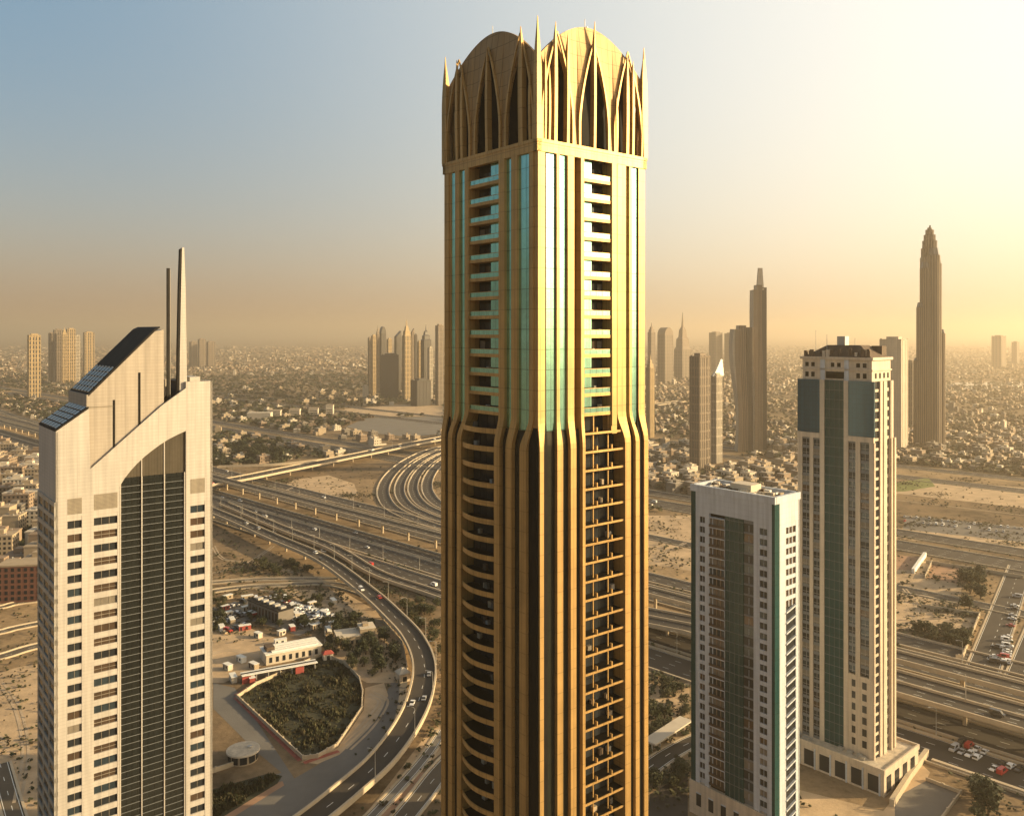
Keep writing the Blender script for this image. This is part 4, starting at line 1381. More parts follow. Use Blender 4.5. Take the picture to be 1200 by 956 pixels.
wall_line([(278, 818), (300, 803), (378, 768), (403, 778), (421, 796), (425, 812), (424, 832), (395, 875), (372, 888), (355, 890)], 1.6, "low boundary wall around the dark planted plot", closed=True, mt="concrete")
wall_line([(381, 768), (381, 740), (410, 725), (450, 730), (472, 755), (477, 785), (466, 800)], 1.8, "pale wall around the walled garden beside the curving flyover", mt="concrete")
wall_line([(1080, 712), (1148, 722), (1128, 772), (1120, 772)], 2.2, "pale boundary wall of the bare sand plot near the big bushes")
wall_line([(1086, 660), (1140, 668), (1200, 678)], 2.2, "long pale wall along the road above the red plot")
wall_line([(1140, 668), (1131, 688)], 2.2, "short cross wall at the right end of the red plot")
wall_line([(1092, 660), (1084, 678)], 2.2, "short cross wall at the left end of the red plot")
wall_line([(1084, 652), (1070, 672)], 3.2, "bright white thick wall left of the red plot", th=2.0, mt="paint_white")
wall_line([(1086, 885), (1066, 912), (1045, 945)], 2.6, "sunlit wall running beside the podium of the cream tower", th=1.6)
wall_line([(1092, 893), (1240, 944)], 1.4, "long low parapet wall below the parked cars at lower right", th=1.6)
wall_line([(1102, 962), (1126, 930), (1085, 914)], 1.2, "low wall edging the grey terrace at lower right")
wall_line([(230, 912), (275, 897)], 1.8, "short pale wall by the round white roof")

# ------------------------------------------------------------------ small buildings near the flyover
def local(name, label, cat, px, py, rot=0.0, group=None):
    x, y = gp(px, py)
    PLOTS.append([(x - 12, y - 12), (x + 12, y - 12), (x + 12, y + 12), (x - 12, y + 12)])
    return thing(name, label, cat, (x, y, 0), radians(rot), group)

t = local("striped_hall", "long white hall with a striped flat roof above the dark planted plot", "hall", 341, 769, 30)
m = MB(); m.box(-14, 14, -6, 6, 0, 5, "villa_white"); m.box(-14.4, 14.4, -6.4, 6.4, 5, 5.5, "paint_white")
for k in range(8):
    m.box(-12.5 + 3.3 * k, -11 + 3.3 * k, -6.06, -5.8, 1, 3.6, "window_dark")
m.build("wall", t)
m = MB()
for k in range(4): m.box(-11, 12.5, -5.2 + 2.8 * k, -3.4 + 2.8 * k, 5.5, 6.1, "paint_white")
for k in range(3): m.box(-11, 12.5, -3.35 + 2.8 * k, -2.45 + 2.8 * k, 5.5, 5.62, "roof_black")
m.build("roof", t)
m = MB(); m.box(-13, -9, -3, 3, 5.5, 7.6, "roof_brown"); m.build("plant_room", t)
t = local("long_shed", "long open shed with white roof strips below the striped hall", "shed", 330, 790, 28)
m = MB(); m.box(-19, 17, -2.4, 2.4, 3.2, 3.6, "paint_white"); m.box(-19, 17, -.5, .6, 3.6, 3.75, "roof_black"); m.build("roof", t)
for k in range(7):
    m = MB(); m.box(-18 + 5.6 * k, -17.6 + 5.6 * k, -2, 2, 0, 3.2, "metal_grey"); m.build("post", t)
for x in (-19, 6):
    m = MB(); m.box(x, x + 4, -3.3, -2.45, 0, 3, "awning_red"); m.build("awning", t)
t = local("dark_long_block", "long dark roofed block between the parked car rows", "building", 317, 722, -42)
m = MB(); m.box(-16, 16, -5, 5, 0, 7, "villa_grey")
for k in range(9): m.box(-14.5 + 3.4 * k, -12.5 + 3.4 * k, -5.06, -4.8, 1, 5.6, "window_brown")
m.build("wall", t)
m = MB(); m.box(-16.3, 16.3, -5.3, 5.3, 7, 7.5, "roof_black")
for k in range(5): m.box(-13 + 6 * k, -10 + 6 * k, -2, 1.5, 7.5, 8.7, "metal_grey")
m.build("roof", t)
t = local("round_pavilion", "round pavilion with a flat white disc roof beside the dark yard", "pavilion", 285, 890)
m = MB(); m.cyl(0, 0, 5.4, 0, 3.6, "villa_sand", 28)
for k in range(10): m.rbox(5.35 * cos(k * .63), 5.35 * sin(k * .63), .3, 2.6, .6, 3.2, k * .63, "window_dark")
m.build("wall", t)
m = MB(); m.cyl(0, 0, 6.3, 3.6, 4.2, "villa_white", 32); m.cyl(0, 0, 5.8, 4.2, 4.3, "roof_grit", 32); m.cyl(2.2, 1, .9, 4.3, 4.9, "metal_grey", 10); m.build("roof", t)
t = local("garden_villa", "low villa with courtyards inside the walled garden beside the curving flyover", "villa", 416, 752, 20)
m = MB(); m.box(-10, 2, -6, 6, 0, 5, "villa_sand"); m.box(2, 10, -4, 5, 0, 7.5, "villa_sand")
for k in range(4): m.box(-8.6 + 2.7 * k, -7.2 + 2.7 * k, -6.06, -5.8, 1, 3.2, "window_dark")
m.build("wall", t)
m = MB(); m.box(-10.4, 2.02, -6.4, 6.4, 5, 5.5, "villa_white"); m.box(2.02, 10.4, -4.4, 5.4, 7.5, 8, "villa_white"); m.box(4, 7, -1, 3, 8, 9.4, "villa_sand"); m.build("roof", t)
t = local("gate_pavilion", "small cream pavilion at the corner of the walled garden by the flyover", "pavilion", 472, 797, 30)
m = MB(); m.box(-2.6, 2.6, -2.6, 2.6, 0, 4, "cream_stone"); m.box(-1, 1, -2.66, -2.4, .2, 2.6, "window_dark"); m.build("wall", t)
m = MB(); m.rings([[(-3.1, -3.1, 4), (-3.1, 3.1, 4), (3.1, 3.1, 4), (3.1, -3.1, 4)], [(-.6, -.6, 6), (-.6, .6, 6), (.6, .6, 6), (.6, -.6, 6)]], "villa_white"); m.build("roof", t)
t = local("kiosk", "little red roofed kiosk at the upper corner of the dark planted plot", "kiosk", 384, 772, 25)
m = MB(); m.box(-2.4, 2.4, -1.8, 1.8, 0, 3, "villa_white"); m.box(-.8, .8, -1.86, -1.6, .1, 2.2, "window_dark"); m.build("wall", t)
m = MB(); m.rings([[(-2.9, -2.3, 3), (-2.9, 2.3, 3), (2.9, 2.3, 3), (2.9, -2.3, 3)], [(-1.4, -.2, 4.4), (-1.4, .2, 4.4), (1.4, .2, 4.4), (1.4, -.2, 4.4)]], "awning_red"); m.build("roof", t)
t = local("brick_block", "red brown block of many small windows behind the left road", "apartment block", 24, 706, 8)
m = MB(); m.box(-14, 12, 0, 16, 0, 22, "brick_red"); m.box(-14.3, 12.3, -.3, 16.3, 22, 23, "villa_sand"); m.build("wall", t)
for k in range(6):
    for j in range(7):
        m = MB(); m.box(-12.8 + 3.7 * j, -11 + 3.7 * j, -.1, .2, 1.5 + 3.5 * k, 3.6 + 3.5 * k, "window_dark"); m.build("window", t)
t = local("sunlit_row", "row of low sunlit blocks beside the grey lot in the middle distance", "building", 303, 492, 4)
m = MB(); m.box(-22, 22, 0, 22, 0, 13, "villa_white"); m.build("wall", t)
for k, (px, py, w2, h2, lab) in enumerate(((321, 490, 24, 14, "second pale block in the far row left of the grey lot"), (345, 489, 20, 15, "third pale block in the far row left of the grey lot"), (367, 488, 18, 15, "fourth pale block in the far row left of the grey lot"), (386, 487, 14, 20, "tallest pale block at the right end of the far row"))):
    t = local("pale_block", lab, "building", px, py, 6)
    m = MB(); m.box(-w2 / 2, w2 / 2, 0, 20, 0, h2, "villa_white"); m.box(-w2 / 2 - .4, w2 / 2 + .4, -.4, 20.4, h2, h2 + .8, "villa_sand")
    for j in range(3): m.box(-w2 / 2 + 1.5, w2 / 2 - 1.5, -.1, .2, 2 + 4 * j, 3.6 + 4 * j, "window_dark")
    m.build("wall", t)
t = local("low_canopy", "low pale canopy roof left of the pale apartment tower's foot", "canopy", 783, 868, 48)
m = MB(); m.box(-14, 14, -3, 3, 4, 4.6, "villa_white"); m.build("roof", t)
for k in range(5):
    m = MB(); m.cyl(-12 + 6 * k, 0, .3, 0, 4, "metal_grey", 8); m.build("post", t)

# ------------------------------------------------------------------ trees
def leaf_crown(seed, r, h0, h1, n, mt, palm=False):
    rr = random.Random(seed)
    m = MB()
    if palm:
        for k in range(16):
            a = 2 * pi * k / 16 + rr.uniform(-.15, .15)
            up = rr.uniform(.1, .9)
            pts = []
            for q in range(5):
                s = q / 4
                pts.append((cos(a) * r * s, sin(a) * r * s, h1 + up * 1.6 * s - 2.6 * s * s * (1.2 - up * .4)))
            for p, q2, w0, w1 in zip(pts, pts[1:], (.2, .55, .5, .35), (.55, .5, .35, .05)):
                nx, ny = -sin(a), cos(a)
                m.add([(p[0] - nx * w0, p[1] - ny * w0, p[2] - .15), (p[0], p[1], p[2] + .1), (q2[0], q2[1], q2[2] + .1), (q2[0] - nx * w1, q2[1] - ny * w1, q2[2] - .15)], [(0, 1, 2, 3)], mt)
                m.add([(p[0] + nx * w0, p[1] + ny * w0, p[2] - .15), (p[0], p[1], p[2] + .1), (q2[0], q2[1], q2[2] + .1), (q2[0] + nx * w1, q2[1] + ny * w1, q2[2] - .15)], [(0, 1, 2, 3)], mt)
        return m
    cl = []
    for k in range(9):
        a, d = rr.uniform(0, 2 * pi), r * sqrt(rr.random()) * .72
        cl.append((d * cos(a), d * sin(a), h0 + (h1 - h0) * rr.uniform(.2, .82), r * rr.uniform(.32, .55)))
    for k in range(n):
        cx, cy, cz, cr = rr.choice(cl)
        th, ph = rr.uniform(0, 2 * pi), math.acos(rr.uniform(-1, 1))
        q = cr * rr.uniform(.55, 1.05)
        x, y, z = cx + q * sin(ph) * cos(th), cy + q * sin(ph) * sin(th), cz + q * cos(ph) * .8
        s = rr.uniform(.28, .6) * (r / 4.0) ** .5
        a, b = rr.uniform(0, 2 * pi), rr.uniform(-.9, .9)
        ux, uy, uz = cos(a) * cos(b), sin(a) * cos(b), sin(b)
        vx, vy, vz = -sin(a), cos(a), rr.uniform(-.6, .6)
        m.add([(x - ux * s, y - uy * s, z - uz * s), (x + vx * s * .6, y + vy * s * .6, z + vz * s * .6), (x + ux * s, y + uy * s, z + uz * s), (x - vx * s * .6, y - vy * s * .6, z - vz * s * .6)], [(0, 1, 2, 3)], mt)
    return m

TREE_KINDS = []
for i, (r, h0, h1, n, mt, palm) in enumerate(((3.6, 1.4, 6.2, 700, "leaf_a", 0), (2.8, 1.0, 4.6, 520, "leaf_b", 0), (4.6, 1.6, 8.0, 900, "leaf_c", 0), (3.0, 0, 8.0, 0, "leaf_a", 1))):
    c = leaf_crown(50 + i, r, h0, h1, n, mt, palm).mesh("crown")
    tm = MB()
    if palm:
        tm.rings([[(.28 * f * cos(a) + x, .28 * f * sin(a), z) for a in [2 * pi * k / 7 for k in range(7)]] for z, f, x in ((0, 1.3, 0), (2.5, 1, .1), (5.5, .8, .05), (8.1, .8, 0))], "bark")
    else:
        hm_ = h0 + (h1 - h0) * .55
        tm.rings([[(.3 * f * cos(a) + x, .3 * f * sin(a), z) for a in [2 * pi * k / 7 for k in range(7)]] for z, f, x in ((0, 1.4, 0), (h0, 1, .1), (hm_, .5, .0))], "bark")
        for a in (0.4, 2.5, 4.6):
            tm.rings([[(.5 * q * r * cos(a) + .14 * (1.2 - q) * cos(b), .5 * q * r * sin(a) + .14 * (1.2 - q) * sin(b), h0 * .9 + q * (h1 - h0) * .6) for b in (0, 1.57, 3.14, 4.71)] for q in (0, .5, 1)], "bark")
    TREE_KINDS.append((c, tm.mesh("trunk")))

def tree(x, y, kind, label, group, s=1.0, name="tree"):
    c, t = TREE_KINDS[kind]
    o = thing(name, label, "tree", (x, y, 0), rnd.uniform(0, 6.28), group)
    o.scale = (s, s, s * rnd.uniform(.85, 1.15))
    for nm, me in (("trunk", t), ("crown", c)):
        q = bpy.data.objects.new(nm, me)
        COL.objects.link(q)
        q.parent = o

def in_poly(x, y, P):
    c = False
    j = len(P) - 1
    for i in range(len(P)):
        if (P[i][1] > y) != (P[j][1] > y) and x < (P[j][0] - P[i][0]) * (y - P[i][1]) / (P[j][1] - P[i][1]) + P[i][0]:
            c = not c
        j = i
    return c

for keep in (((250, 548), (420, 533), (450, 522), (560, 515), (560, 720), (230, 720), (230, 548)),
             ((1030, 546), (1300, 566), (1300, 720), (1030, 700)), ((750, 600), (850, 600), (850, 720), (750, 720))):
    PLOTS.append([gp(x, y) for x, y in keep])
TOWER_SPOTS = [(o.location.x, o.location.y, 34 if o.location.y < 700 else 24) for o in COL.objects if o.get("category") == "skyscraper"]

GRID = {}
for path, hw in ROADS:
    for p in path:
        GRID.setdefault((int(p[0] // 40), int(p[1] // 40)), []).append((p[0], p[1], hw))

def clear(x, y, r=6, plots=True):
    gx, gy = int(x // 40), int(y // 40)
    for i in (-1, 0, 1):
        for j in (-1, 0, 1):
            for (a, b, hw) in GRID.get((gx + i, gy + j), ()):
                if hypot(a - x, b - y) < hw + r:
                    return False
    for a, b, rr in TOWER_SPOTS:
        if hypot(a - x, b - y) < rr + r:
            return False
    if plots:
        for P in PLOTS:
            if in_poly(x, y, P):
                return False
    return True

def scatter(px0, px1, py0, py1):
    """A random ground point inside a window of the view."""
    y = rnd.uniform(py0, py1)
    x = rnd.uniform(px0, px1)
    return gp(x, y)

n_tree = 0
def grove(n, win, kinds, label, group, s=(.8, 1.3), r=2, plots=False, inside=None):
    k = 0
    for _ in range(n * 12):
        if k >= n: break
        x, y = scatter(*win)
        if inside is not None and not in_poly(x, y, inside): continue
        if not clear(x, y, r, plots): continue
        tree(x, y, rnd.choice(kinds), label, group, rnd.uniform(*s), "palm_tree" if kinds == [3] else "tree")
        k += 1

grove(13, (1130, 1176, 680, 716), [0, 2], "dense dark bush tree in the clump beside the red plot", "clump of bushes beside the red plot", (1.0, 1.5))
grove(12, (1062, 1084, 855, 885), [0, 2], "green garden tree behind the podium of the cream tower", "trees behind the podium", (.8, 1.3), 0)
grove(9, (1122, 1160, 925, 962), [0, 2], "leafy tree beside the grey terrace at lower right", "trees at lower right", (.8, 1.3), 0)
grove(8, (1045, 1075, 925, 960), [1], "small shrub beside the sunlit wall near the podium", "shrubs near the podium", (.5, .9), 0)
garden = [gp(x, y) for x, y in ((383, 766), (384, 742), (410, 728), (450, 732), (470, 756), (474, 785), (462, 797), (430, 797), (398, 780))]
grove(34, (381, 477, 725, 800), [0, 1, 2], "garden tree inside the walled garden beside the curving flyover", "trees of the walled garden", (.7, 1.2), 0, False, garden)
grove(26, (1070, 1160, 738, 775), [1, 0], "scrubby tree growing at the front of the bare sand plot", "scrub trees by the sand plot", (.6, 1.1), 0)
grove(22, (240, 262, 700, 742), [0, 1], "dusty tree between parked cars beside the white tower", "trees by the car park", (.6, 1.0), 1)
grove(30, (290, 390, 700, 735), [1, 0], "dusty tree lining the parked car rows", "trees among the parked cars", (.55, .95), 1)
grove(16, (300, 395, 655, 680), [1, 0], "dusty tree in the verge below the flyover", "trees in the flyover verge", (.7, 1.1), 1)
grove(30, (470, 515, 705, 790), [1, 0], "dusty shrub tree beside the curving flyover on its freeway side", "trees between flyover and freeway", (.6, 1.0), 1)
grove(26, (758, 806, 800, 930), [0, 1], "dusty tree left of the pale apartment tower's foot", "trees left of the pale tower", (.7, 1.1), 0)
grove(14, (935, 1040, 930, 975), [0, 1, 3], "small tree on the forecourt below the podium", "forecourt trees", (.6, 1.0), 0)
park = [gp(x, y) for x, y in ((230, 520), (300, 513), (336, 522), (332, 545), (300, 541), (230, 548))]
grove(34, (230, 340, 512, 548), [2], "large dark tree of the dense park above the interchange bridge", "trees of the dense park", (1.3, 1.9), 1, False, park)

def quick_tree(m, x, y, s, mt):
    """A loose low clump of a few leaf faces for trees a pixel or two high."""
    for q in range(7):
        a, b = rnd.uniform(0, 6.28), rnd.uniform(.2, 1.2)
        cx, cy, cz = x + rnd.uniform(-.6, .6) * s, y + rnd.uniform(-.6, .6) * s, s * rnd.uniform(.5, 1.3)
        r = s * rnd.uniform(.4, .75)
        m.add([(cx - r * cos(a), cy - r * sin(a), cz - r * .5), (cx + r * sin(a), cy - r * cos(a), cz), (cx + r * cos(a), cy + r * sin(a), cz + r * .4), (cx - r * sin(a), cy + r * cos(a), cz - r * .1)], [(0, 1, 2, 3)], mt)

# scrub growing in the two dark plots, the dense park and along the verges: nobody could count it
def scrub(name, polys, n, smin, smax, mt):
    m = MB()
    for P in polys:
        xs, ys = [p[0] for p in P], [p[1] for p in P]
        k = 0
        while k < n:
            x, y = rnd.uniform(min(xs), max(xs)), rnd.uniform(min(ys), max(ys))
            k += 1
            if not in_poly(x, y, P): continue
            cl_ = sin(x * .31 + 1.7 * sin(y * .17)) * cos(y * .27 + 1.3 * sin(x * .13)) + .5 * sin(x * .9) * sin(y * .8)
            if cl_ < -.35 and rnd.random() < .85: continue
            h = rnd.uniform(smin, smax) * (1.0 + max(0, cl_) * 1.3)
            for q in range(5):
                a = rnd.uniform(0, 6.28)
                l = h * rnd.uniform(.5, 1)
                bx, by = x + rnd.uniform(-h, h) * .6, y + rnd.uniform(-h, h) * .6
                m.add([(bx - .4 * l * sin(a), by + .4 * l * cos(a), 0.06), (bx + .4 * l * sin(a), by - .4 * l * cos(a), .06), (bx + .3 * l * cos(a), by + .3 * l * sin(a), l)], [(0, 1, 2)], rnd.choice(mt))
    return tag(m.build(name), kind="stuff")
plot1 = [gp(x, y) for x, y in ((281, 818), (302, 805), (378, 771), (402, 781), (418, 797), (423, 812), (421, 831), (394, 873), (371, 885), (356, 887))]
plot2 = [gp(x, y) for x, y in ((230, 932), (315, 908), (329, 909), (240, 966))]
scrub("undergrowth", [plot1, plot2], 6500, .35, 1.1, ["scrub_brown", "scrub_brown", "leaf_b", "leaf_c"])
def verge_scrub():
    """Low dry bushes and weeds over the open ground of the interchange and the verges."""
    m = MB()
    for win, n, s0, s1 in (((235, 530, 548, 700), 5200, .35, 1.5), ((235, 480, 690, 745), 900, .3, 1.0), ((1030, 1240, 545, 760), 2600, .35, 1.5), ((750, 812, 595, 940), 1500, .35, 1.4), ((-30, 60, 690, 956), 500, .3, 1.1), ((455, 525, 700, 960), 1300, .3, 1.1), ((930, 1240, 840, 990), 900, .3, 1.2)):
        cl = [scatter(*win) for _ in range(34)]
        for _ in range(n):
            if rnd.random() < .7:
                c = rnd.choice(cl)
                x, y = c[0] + rnd.gauss(0, 9), c[1] + rnd.gauss(0, 9)
            else:
                x, y = scatter(*win)
            if not clear(x, y, -2.5, False): continue
            quick_tree(m, x, y, rnd.uniform(s0, s1), rnd.choice(["scrub_brown", "leaf_b", "leaf_a", "leaf_c"]))
    return tag(m.build("undergrowth"), kind="stuff")
scrub("undergrowth", [park], 2600, 1.5, 4.0, ["leaf_a", "leaf_c"])

verge_scrub()

# ------------------------------------------------------------------ houses and the far city
def villa_mesh(i):
    rr = random.Random(300 + i)
    m = MB()
    w, d, h = rr.uniform(9, 15), rr.uniform(8, 13), rr.choice([4.2, 7.5, 7.5, 8.5])
    wm = ["villa_white", "villa_sand", "villa_pink", "villa_pink", "villa_sand", "villa_grey"][i % 6]
    m.box(-w / 2, w / 2, -d / 2, d / 2, 0, h, wm)
    m.box(-w / 2 - .25, w / 2 + .25, -d / 2 - .25, d / 2 + .25, h, h + .7, wm)
    m.box(-w / 2 + .3, w / 2 - .3, -d / 2 + .3, d / 2 - .3, h + .1, h + .72, "roof_grit")
    m.box(w / 2, w / 2 + 3.5, -d / 4, d / 2 - .5, 0, h * .55, wm)
    m.box(-w * .2, w * .1, -d * .1, d * .25, h + .72, h + 2.9, wm)
    for k in range(3):
        for z in ((1.0,) if h < 5 else (1.0, 4.6)):
            x = -w / 2 + 1 + k * (w - 3.4) / 2
            m.box(x, x + 1.4, -d / 2 - .05, -d / 2 + .2, z, z + 1.7, "window_dark")
            m.box(-w / 2 - .05, -w / 2 + .2, -d / 2 + 1 + k * (d - 3.4) / 2, -d / 2 + 2.3 + k * (d - 3.4) / 2, z, z + 1.6, "window_dark")
    if i % 3 == 0:
        m.box(-w / 2 - 4, w / 2 + 5, -d / 2 - 5, -d / 2 - 4.7, 0, 2.0, wm)
        m.box(-w / 2 - 4.3, -w / 2 - 4, -d / 2 - 5, d / 2 + 3, 0, 2.0, wm)
    return m.mesh("villa")
VILLAS = [villa_mesh(i) for i in range(8)]

def block_mesh(i):
    rr = random.Random(700 + i)
    m = MB()
    w, d, n = rr.uniform(14, 24), rr.uniform(12, 18), rr.choice([4, 5, 6, 7])
    h = n * 3.4
    wm = ["villa_sand", "villa_pink", "villa_white", "villa_grey"][i % 4]
    m.box(-w / 2, w / 2, -d / 2, d / 2, 0, h, wm)
    m.box(-w / 2 - .3, w / 2 + .3, -d / 2 - .3, d / 2 + .3, h, h + .9, wm)
    m.box(-w * .15, w * .2, -d * .2, d * .2, h + .9, h + 4, wm)
    for k in range(5):
        x = rr.uniform(-w / 2 + 1, w / 2 - 2.5)
        m.box(x, x + 1.5, -d * .4 + k, -d * .4 + k + .8, h + .9, h + 1.9, "metal_grey")
    nx, ny = int(w / 3.2), int(d / 3.2)
    for f in range(n):
        z = 1 + 3.4 * f
        for k in range(nx):
            x = -w / 2 + (k + .5) * w / nx
            m.box(x - .8, x + .8, -d / 2 - .06, -d / 2 + .2, z, z + 1.8, "window_dark")
        for k in range(ny):
            y = -d / 2 + (k + .5) * d / ny
            m.box(w / 2 - .2, w / 2 + .06, y - .8, y + .8, z, z + 1.8, "window_dark")
    return m.mesh("apartment_block")
BLOCKS = [block_mesh(i) for i in range(6)]

USED = []
def put(me, name, label, cat, group, x, y, rot, s=1.0):
    o = bpy.data.objects.new(name, me)
    COL.objects.link(o)
    o.location = (x, y, 0)
    o.rotation_euler = (0, 0, rot)
    o.scale = (s, s, s)
    tag(o, label, cat, group)
    USED.append((x, y))

def free(x, y, d):
    return all(abs(a - x) > d or abs(b - y) > d for a, b in USED)

k = 0
for _ in range(4000):
    if k >= 74: break
    x, y = scatter(-35, 60, 505, 690)
    if clear(x, y, 9) and free(x, y, 19):
        put(rnd.choice(BLOCKS), "apartment_block", "mid rise apartment block in the crowded quarter left of the white tower", "apartment block", "apartment blocks of the crowded left quarter", x, y, radians(rnd.choice([8, 98, 12, 188])))
        k += 1
k = 0
for win, n, lab, grp in (((-20, 60, 500, 560), 20, "small house in the crowded quarter left of the white tower", "houses of the left quarter"),
                         ((235, 520, 500, 545), 40, "low sand coloured house beyond the interchange bridge", "houses beyond the bridge"),
                         ((235, 515, 455, 500), 50, "small villa in the wooded suburb beyond the interchange", "villas of the far suburb"),
                         ((755, 940, 520, 585), 110, "low pale house in the cluttered quarter behind the pale apartment tower", "houses behind the pale tower"),
                         ((1048, 1215, 505, 545), 55, "small house in the hazy quarter below the stepped supertall tower", "houses below the supertall tower")):
    k = 0
    for _ in range(6000):
        if k >= n: break
        x, y = scatter(*win)
        if clear(x, y, 6) and free(x, y, 17):
            put(rnd.choice(VILLAS), "villa", lab, "house", grp, x, y, radians(40 + rnd.choice([0, 90, 180, 270])), rnd.uniform(.85, 1.2))
            k += 1

city = MB()
wood = MB()
def density(x, y):
    return .5 + .5 * sin(x * .0041 + 1.3) * cos(y * .0033 - .6) + .35 * sin(x * .011 + y * .007)
n_b = n_w = 0
CELLS = set()
for _ in range(150000):
    q = rnd.random()
    Y = 1 / (1 / 620.0 + (1 / 10000.0 - 1 / 620.0) * q ** .85)
    X = rnd.uniform(-.72, .72) * Y
    if not clear(X, Y, 6): continue
    left = X < 0
    dn = density(X, Y)
    if left:
        green = .80 if 1450 < Y < 3300 else (.6 if Y < 1450 else .42)
    else:
        green = .55 if Y < 3000 else .45
    if 1250 < Y < 1500 and left and X > -330: continue
    woods = rnd.random() < green
    if Y < 3600 and not woods:
        za = radians(40 if X > -200 else 12)
        ca, sa = cos(za), sin(za)
        u, v = X * ca + Y * sa, -X * sa + Y * ca
        iu, iv = math.floor(u / 21), math.floor(v / 19)
        if (iu % 7 == 0 or iv % 3 == 0) and rnd.random() < .93: continue
        if (iu, iv, za) in CELLS: continue
        CELLS.add((iu, iv, za))
        u, v = (iu + .5) * 21 + rnd.uniform(-3, 3), (iv + .5) * 19 + rnd.uniform(-3, 3)
        X, Y = u * ca - v * sa, u * sa + v * ca
        if not clear(X, Y, 6) or Y < 600: continue
    if woods:
        if dn < .2 and rnd.random() < .5: continue
        if not left and Y < 3000 and rnd.random() < .45: continue
        quick_tree(wood, X, Y, rnd.uniform(1.8, 4.2) * (1 + Y / 4500), rnd.choice(["leaf_a", "leaf_b", "leaf_c"]))
        n_w += 1
    else:
        if dn < .3 and rnd.random() < .8: continue
        if Y < 900 and not free(X, Y, 15): continue
        sc = .60 + Y / 7000
        w, d = rnd.uniform(6, 15) * sc, rnd.uniform(6, 13) * sc
        h = rnd.choice([3.5, 4, 6, 6.5, 7]) * (1 + max(0, Y - 3500) / 9000)
        if rnd.random() < .03 and Y > 1300: h *= rnd.uniform(1.6, 3.2)
        ang = (za if Y < 3600 else radians(40)) + radians(rnd.choice([0, 90]))
        mt = rnd.choice(["villa_white", "villa_sand", "villa_sand", "villa_pink", "villa_pink", "villa_pink", "villa_grey", "villa_grey", "roof_brown"])
        city.rbox(X, Y, w, d, 0, h, ang, mt)
        if rnd.random() < .6: city.rbox(X + rnd.uniform(-2, 2), Y, w * .4, d * .5, h, h + 2.2, ang, mt)
        if rnd.random() < .5: city.rbox(X + w * .8, Y + rnd.uniform(-3, 3), w * .5, d * .6, 0, h * .6, ang, mt)
        n_b += 1
print("city", n_b, "wood", n_w)
tag(city.build("far_houses"), kind="stuff")
tag(wood.build("far_trees"), kind="stuff")

# ------------------------------------------------------------------ cars
def car_mesh(kind, paint):
    m = MB()
    L, W, H = ((4.6, 1.84, 1.45), (4.9, 1.95, 1.8), (5.6, 2.0, 2.3))[kind]
    hb = H * (.56 if kind < 2 else .5)
    if kind == 0:
        prof = [(-.5, .2), (-.5, hb / H - .04), (-.36, hb / H), (-.24, .97), (.08, 1), (.24, hb / H + .02), (.46, hb / H - .1), (.5, .3), (.5, .2)]
    elif kind == 1:
        prof = [(-.5, .2), (-.5, hb / H), (-.45, .95), (.05, 1), (.2, hb / H + .02), (.47, hb / H - .06), (.5, .3), (.5, .2)]
    else:
        prof = [(-.5, .16), (-.5, .97), (-.2, 1), (.22, .98), (.36, hb / H + .06), (.49, hb / H - .04), (.5, .16)]
    P = [(a * L, b * H) for a, b in prof]
    n = len(P)
    tuck = lambda z: W / 2 * (1 if z < hb * 1.02 else .84)
    vs = [(x, -tuck(z), z) for x, z in P] + [(x, tuck(z), z) for x, z in P]
    m.add(vs, [tuple(range(n)), tuple(range(2 * n - 1, n - 1, -1))], paint)
    for i in range(n):
        j = (i + 1) % n
        steep = P[i][1] >= hb - .1 and P[j][1] >= hb - .1 and abs(P[i][1] - P[j][1]) > .25
        m.add([vs[i], vs[j], vs[n + j], vs[n + i]], [(0, 1, 2, 3)], "window_dark" if steep else paint)
    for s in (-1, 1):
        y = s * W / 2 * .93
        m.add([(-L * .3, y, hb + .05), (L * .17, y, hb + .05), (L * .06, s * W / 2 * .86, H * .94), (-L * .22, s * W / 2 * .86, H * .94)], [(0, 1, 2, 3)], "window_dark")
        for x in (-L * .31, L * .31):
            ring = [(x + .33 * cos(a), .33 + .33 * sin(a)) for a in [2 * pi * k / 10 for k in range(10)]]
            m.rings([[(a, s * W / 2 * .78, b) for a, b in ring], [(a, s * (W / 2 + .02), b) for a, b in ring]], "tyre")
    return m.mesh("car")
CARS = {}
def car(x, y, rot, label, group, z=0.1, kind=None, paint=None):
    kind = rnd.choice([0, 0, 1, 1, 2]) if kind is None else kind
    paint = paint or rnd.choice(["car_white"] * 5 + ["car_silver"] * 3 + ["car_black", "car_black", "car_red", "car_sand"])
    me = CARS.get((kind, paint)) or CARS.setdefault((kind, paint), car_mesh(kind, paint))
    o = bpy.data.objects.new("van" if kind == 2 else "car", me)
    COL.objects.link(o)
    o.location = (x, y, z)
    o.rotation_euler = (0, 0, rot)
    cn = paint.split("_")[1]
    tag(o, f"{cn} {'van' if kind == 2 else ('tall car' if kind == 1 else 'saloon car')} {label}", "van" if kind == 2 else "car", group)

def car_rows(a, b, rows, row_gap, step, label, group, fill=.8, z=.1):
    """Rows of bays from ground point a towards b."""
    dx, dy = b[0] - a[0], b[1] - a[1]
    l = hypot(dx, dy)
    ux, uy = dx / l, dy / l
    for r in range(rows):
        for k in range(int(l / step)):
            if rnd.random() > fill: continue
            x = a[0] + ux * step * k - uy * row_gap * r
            y = a[1] + uy * step * k + ux * row_gap * r
            car(x, y, atan2(uy, ux) + pi / 2 + (pi if rnd.random() < .5 else 0) + rnd.uniform(-.04, .04), label, group, z)

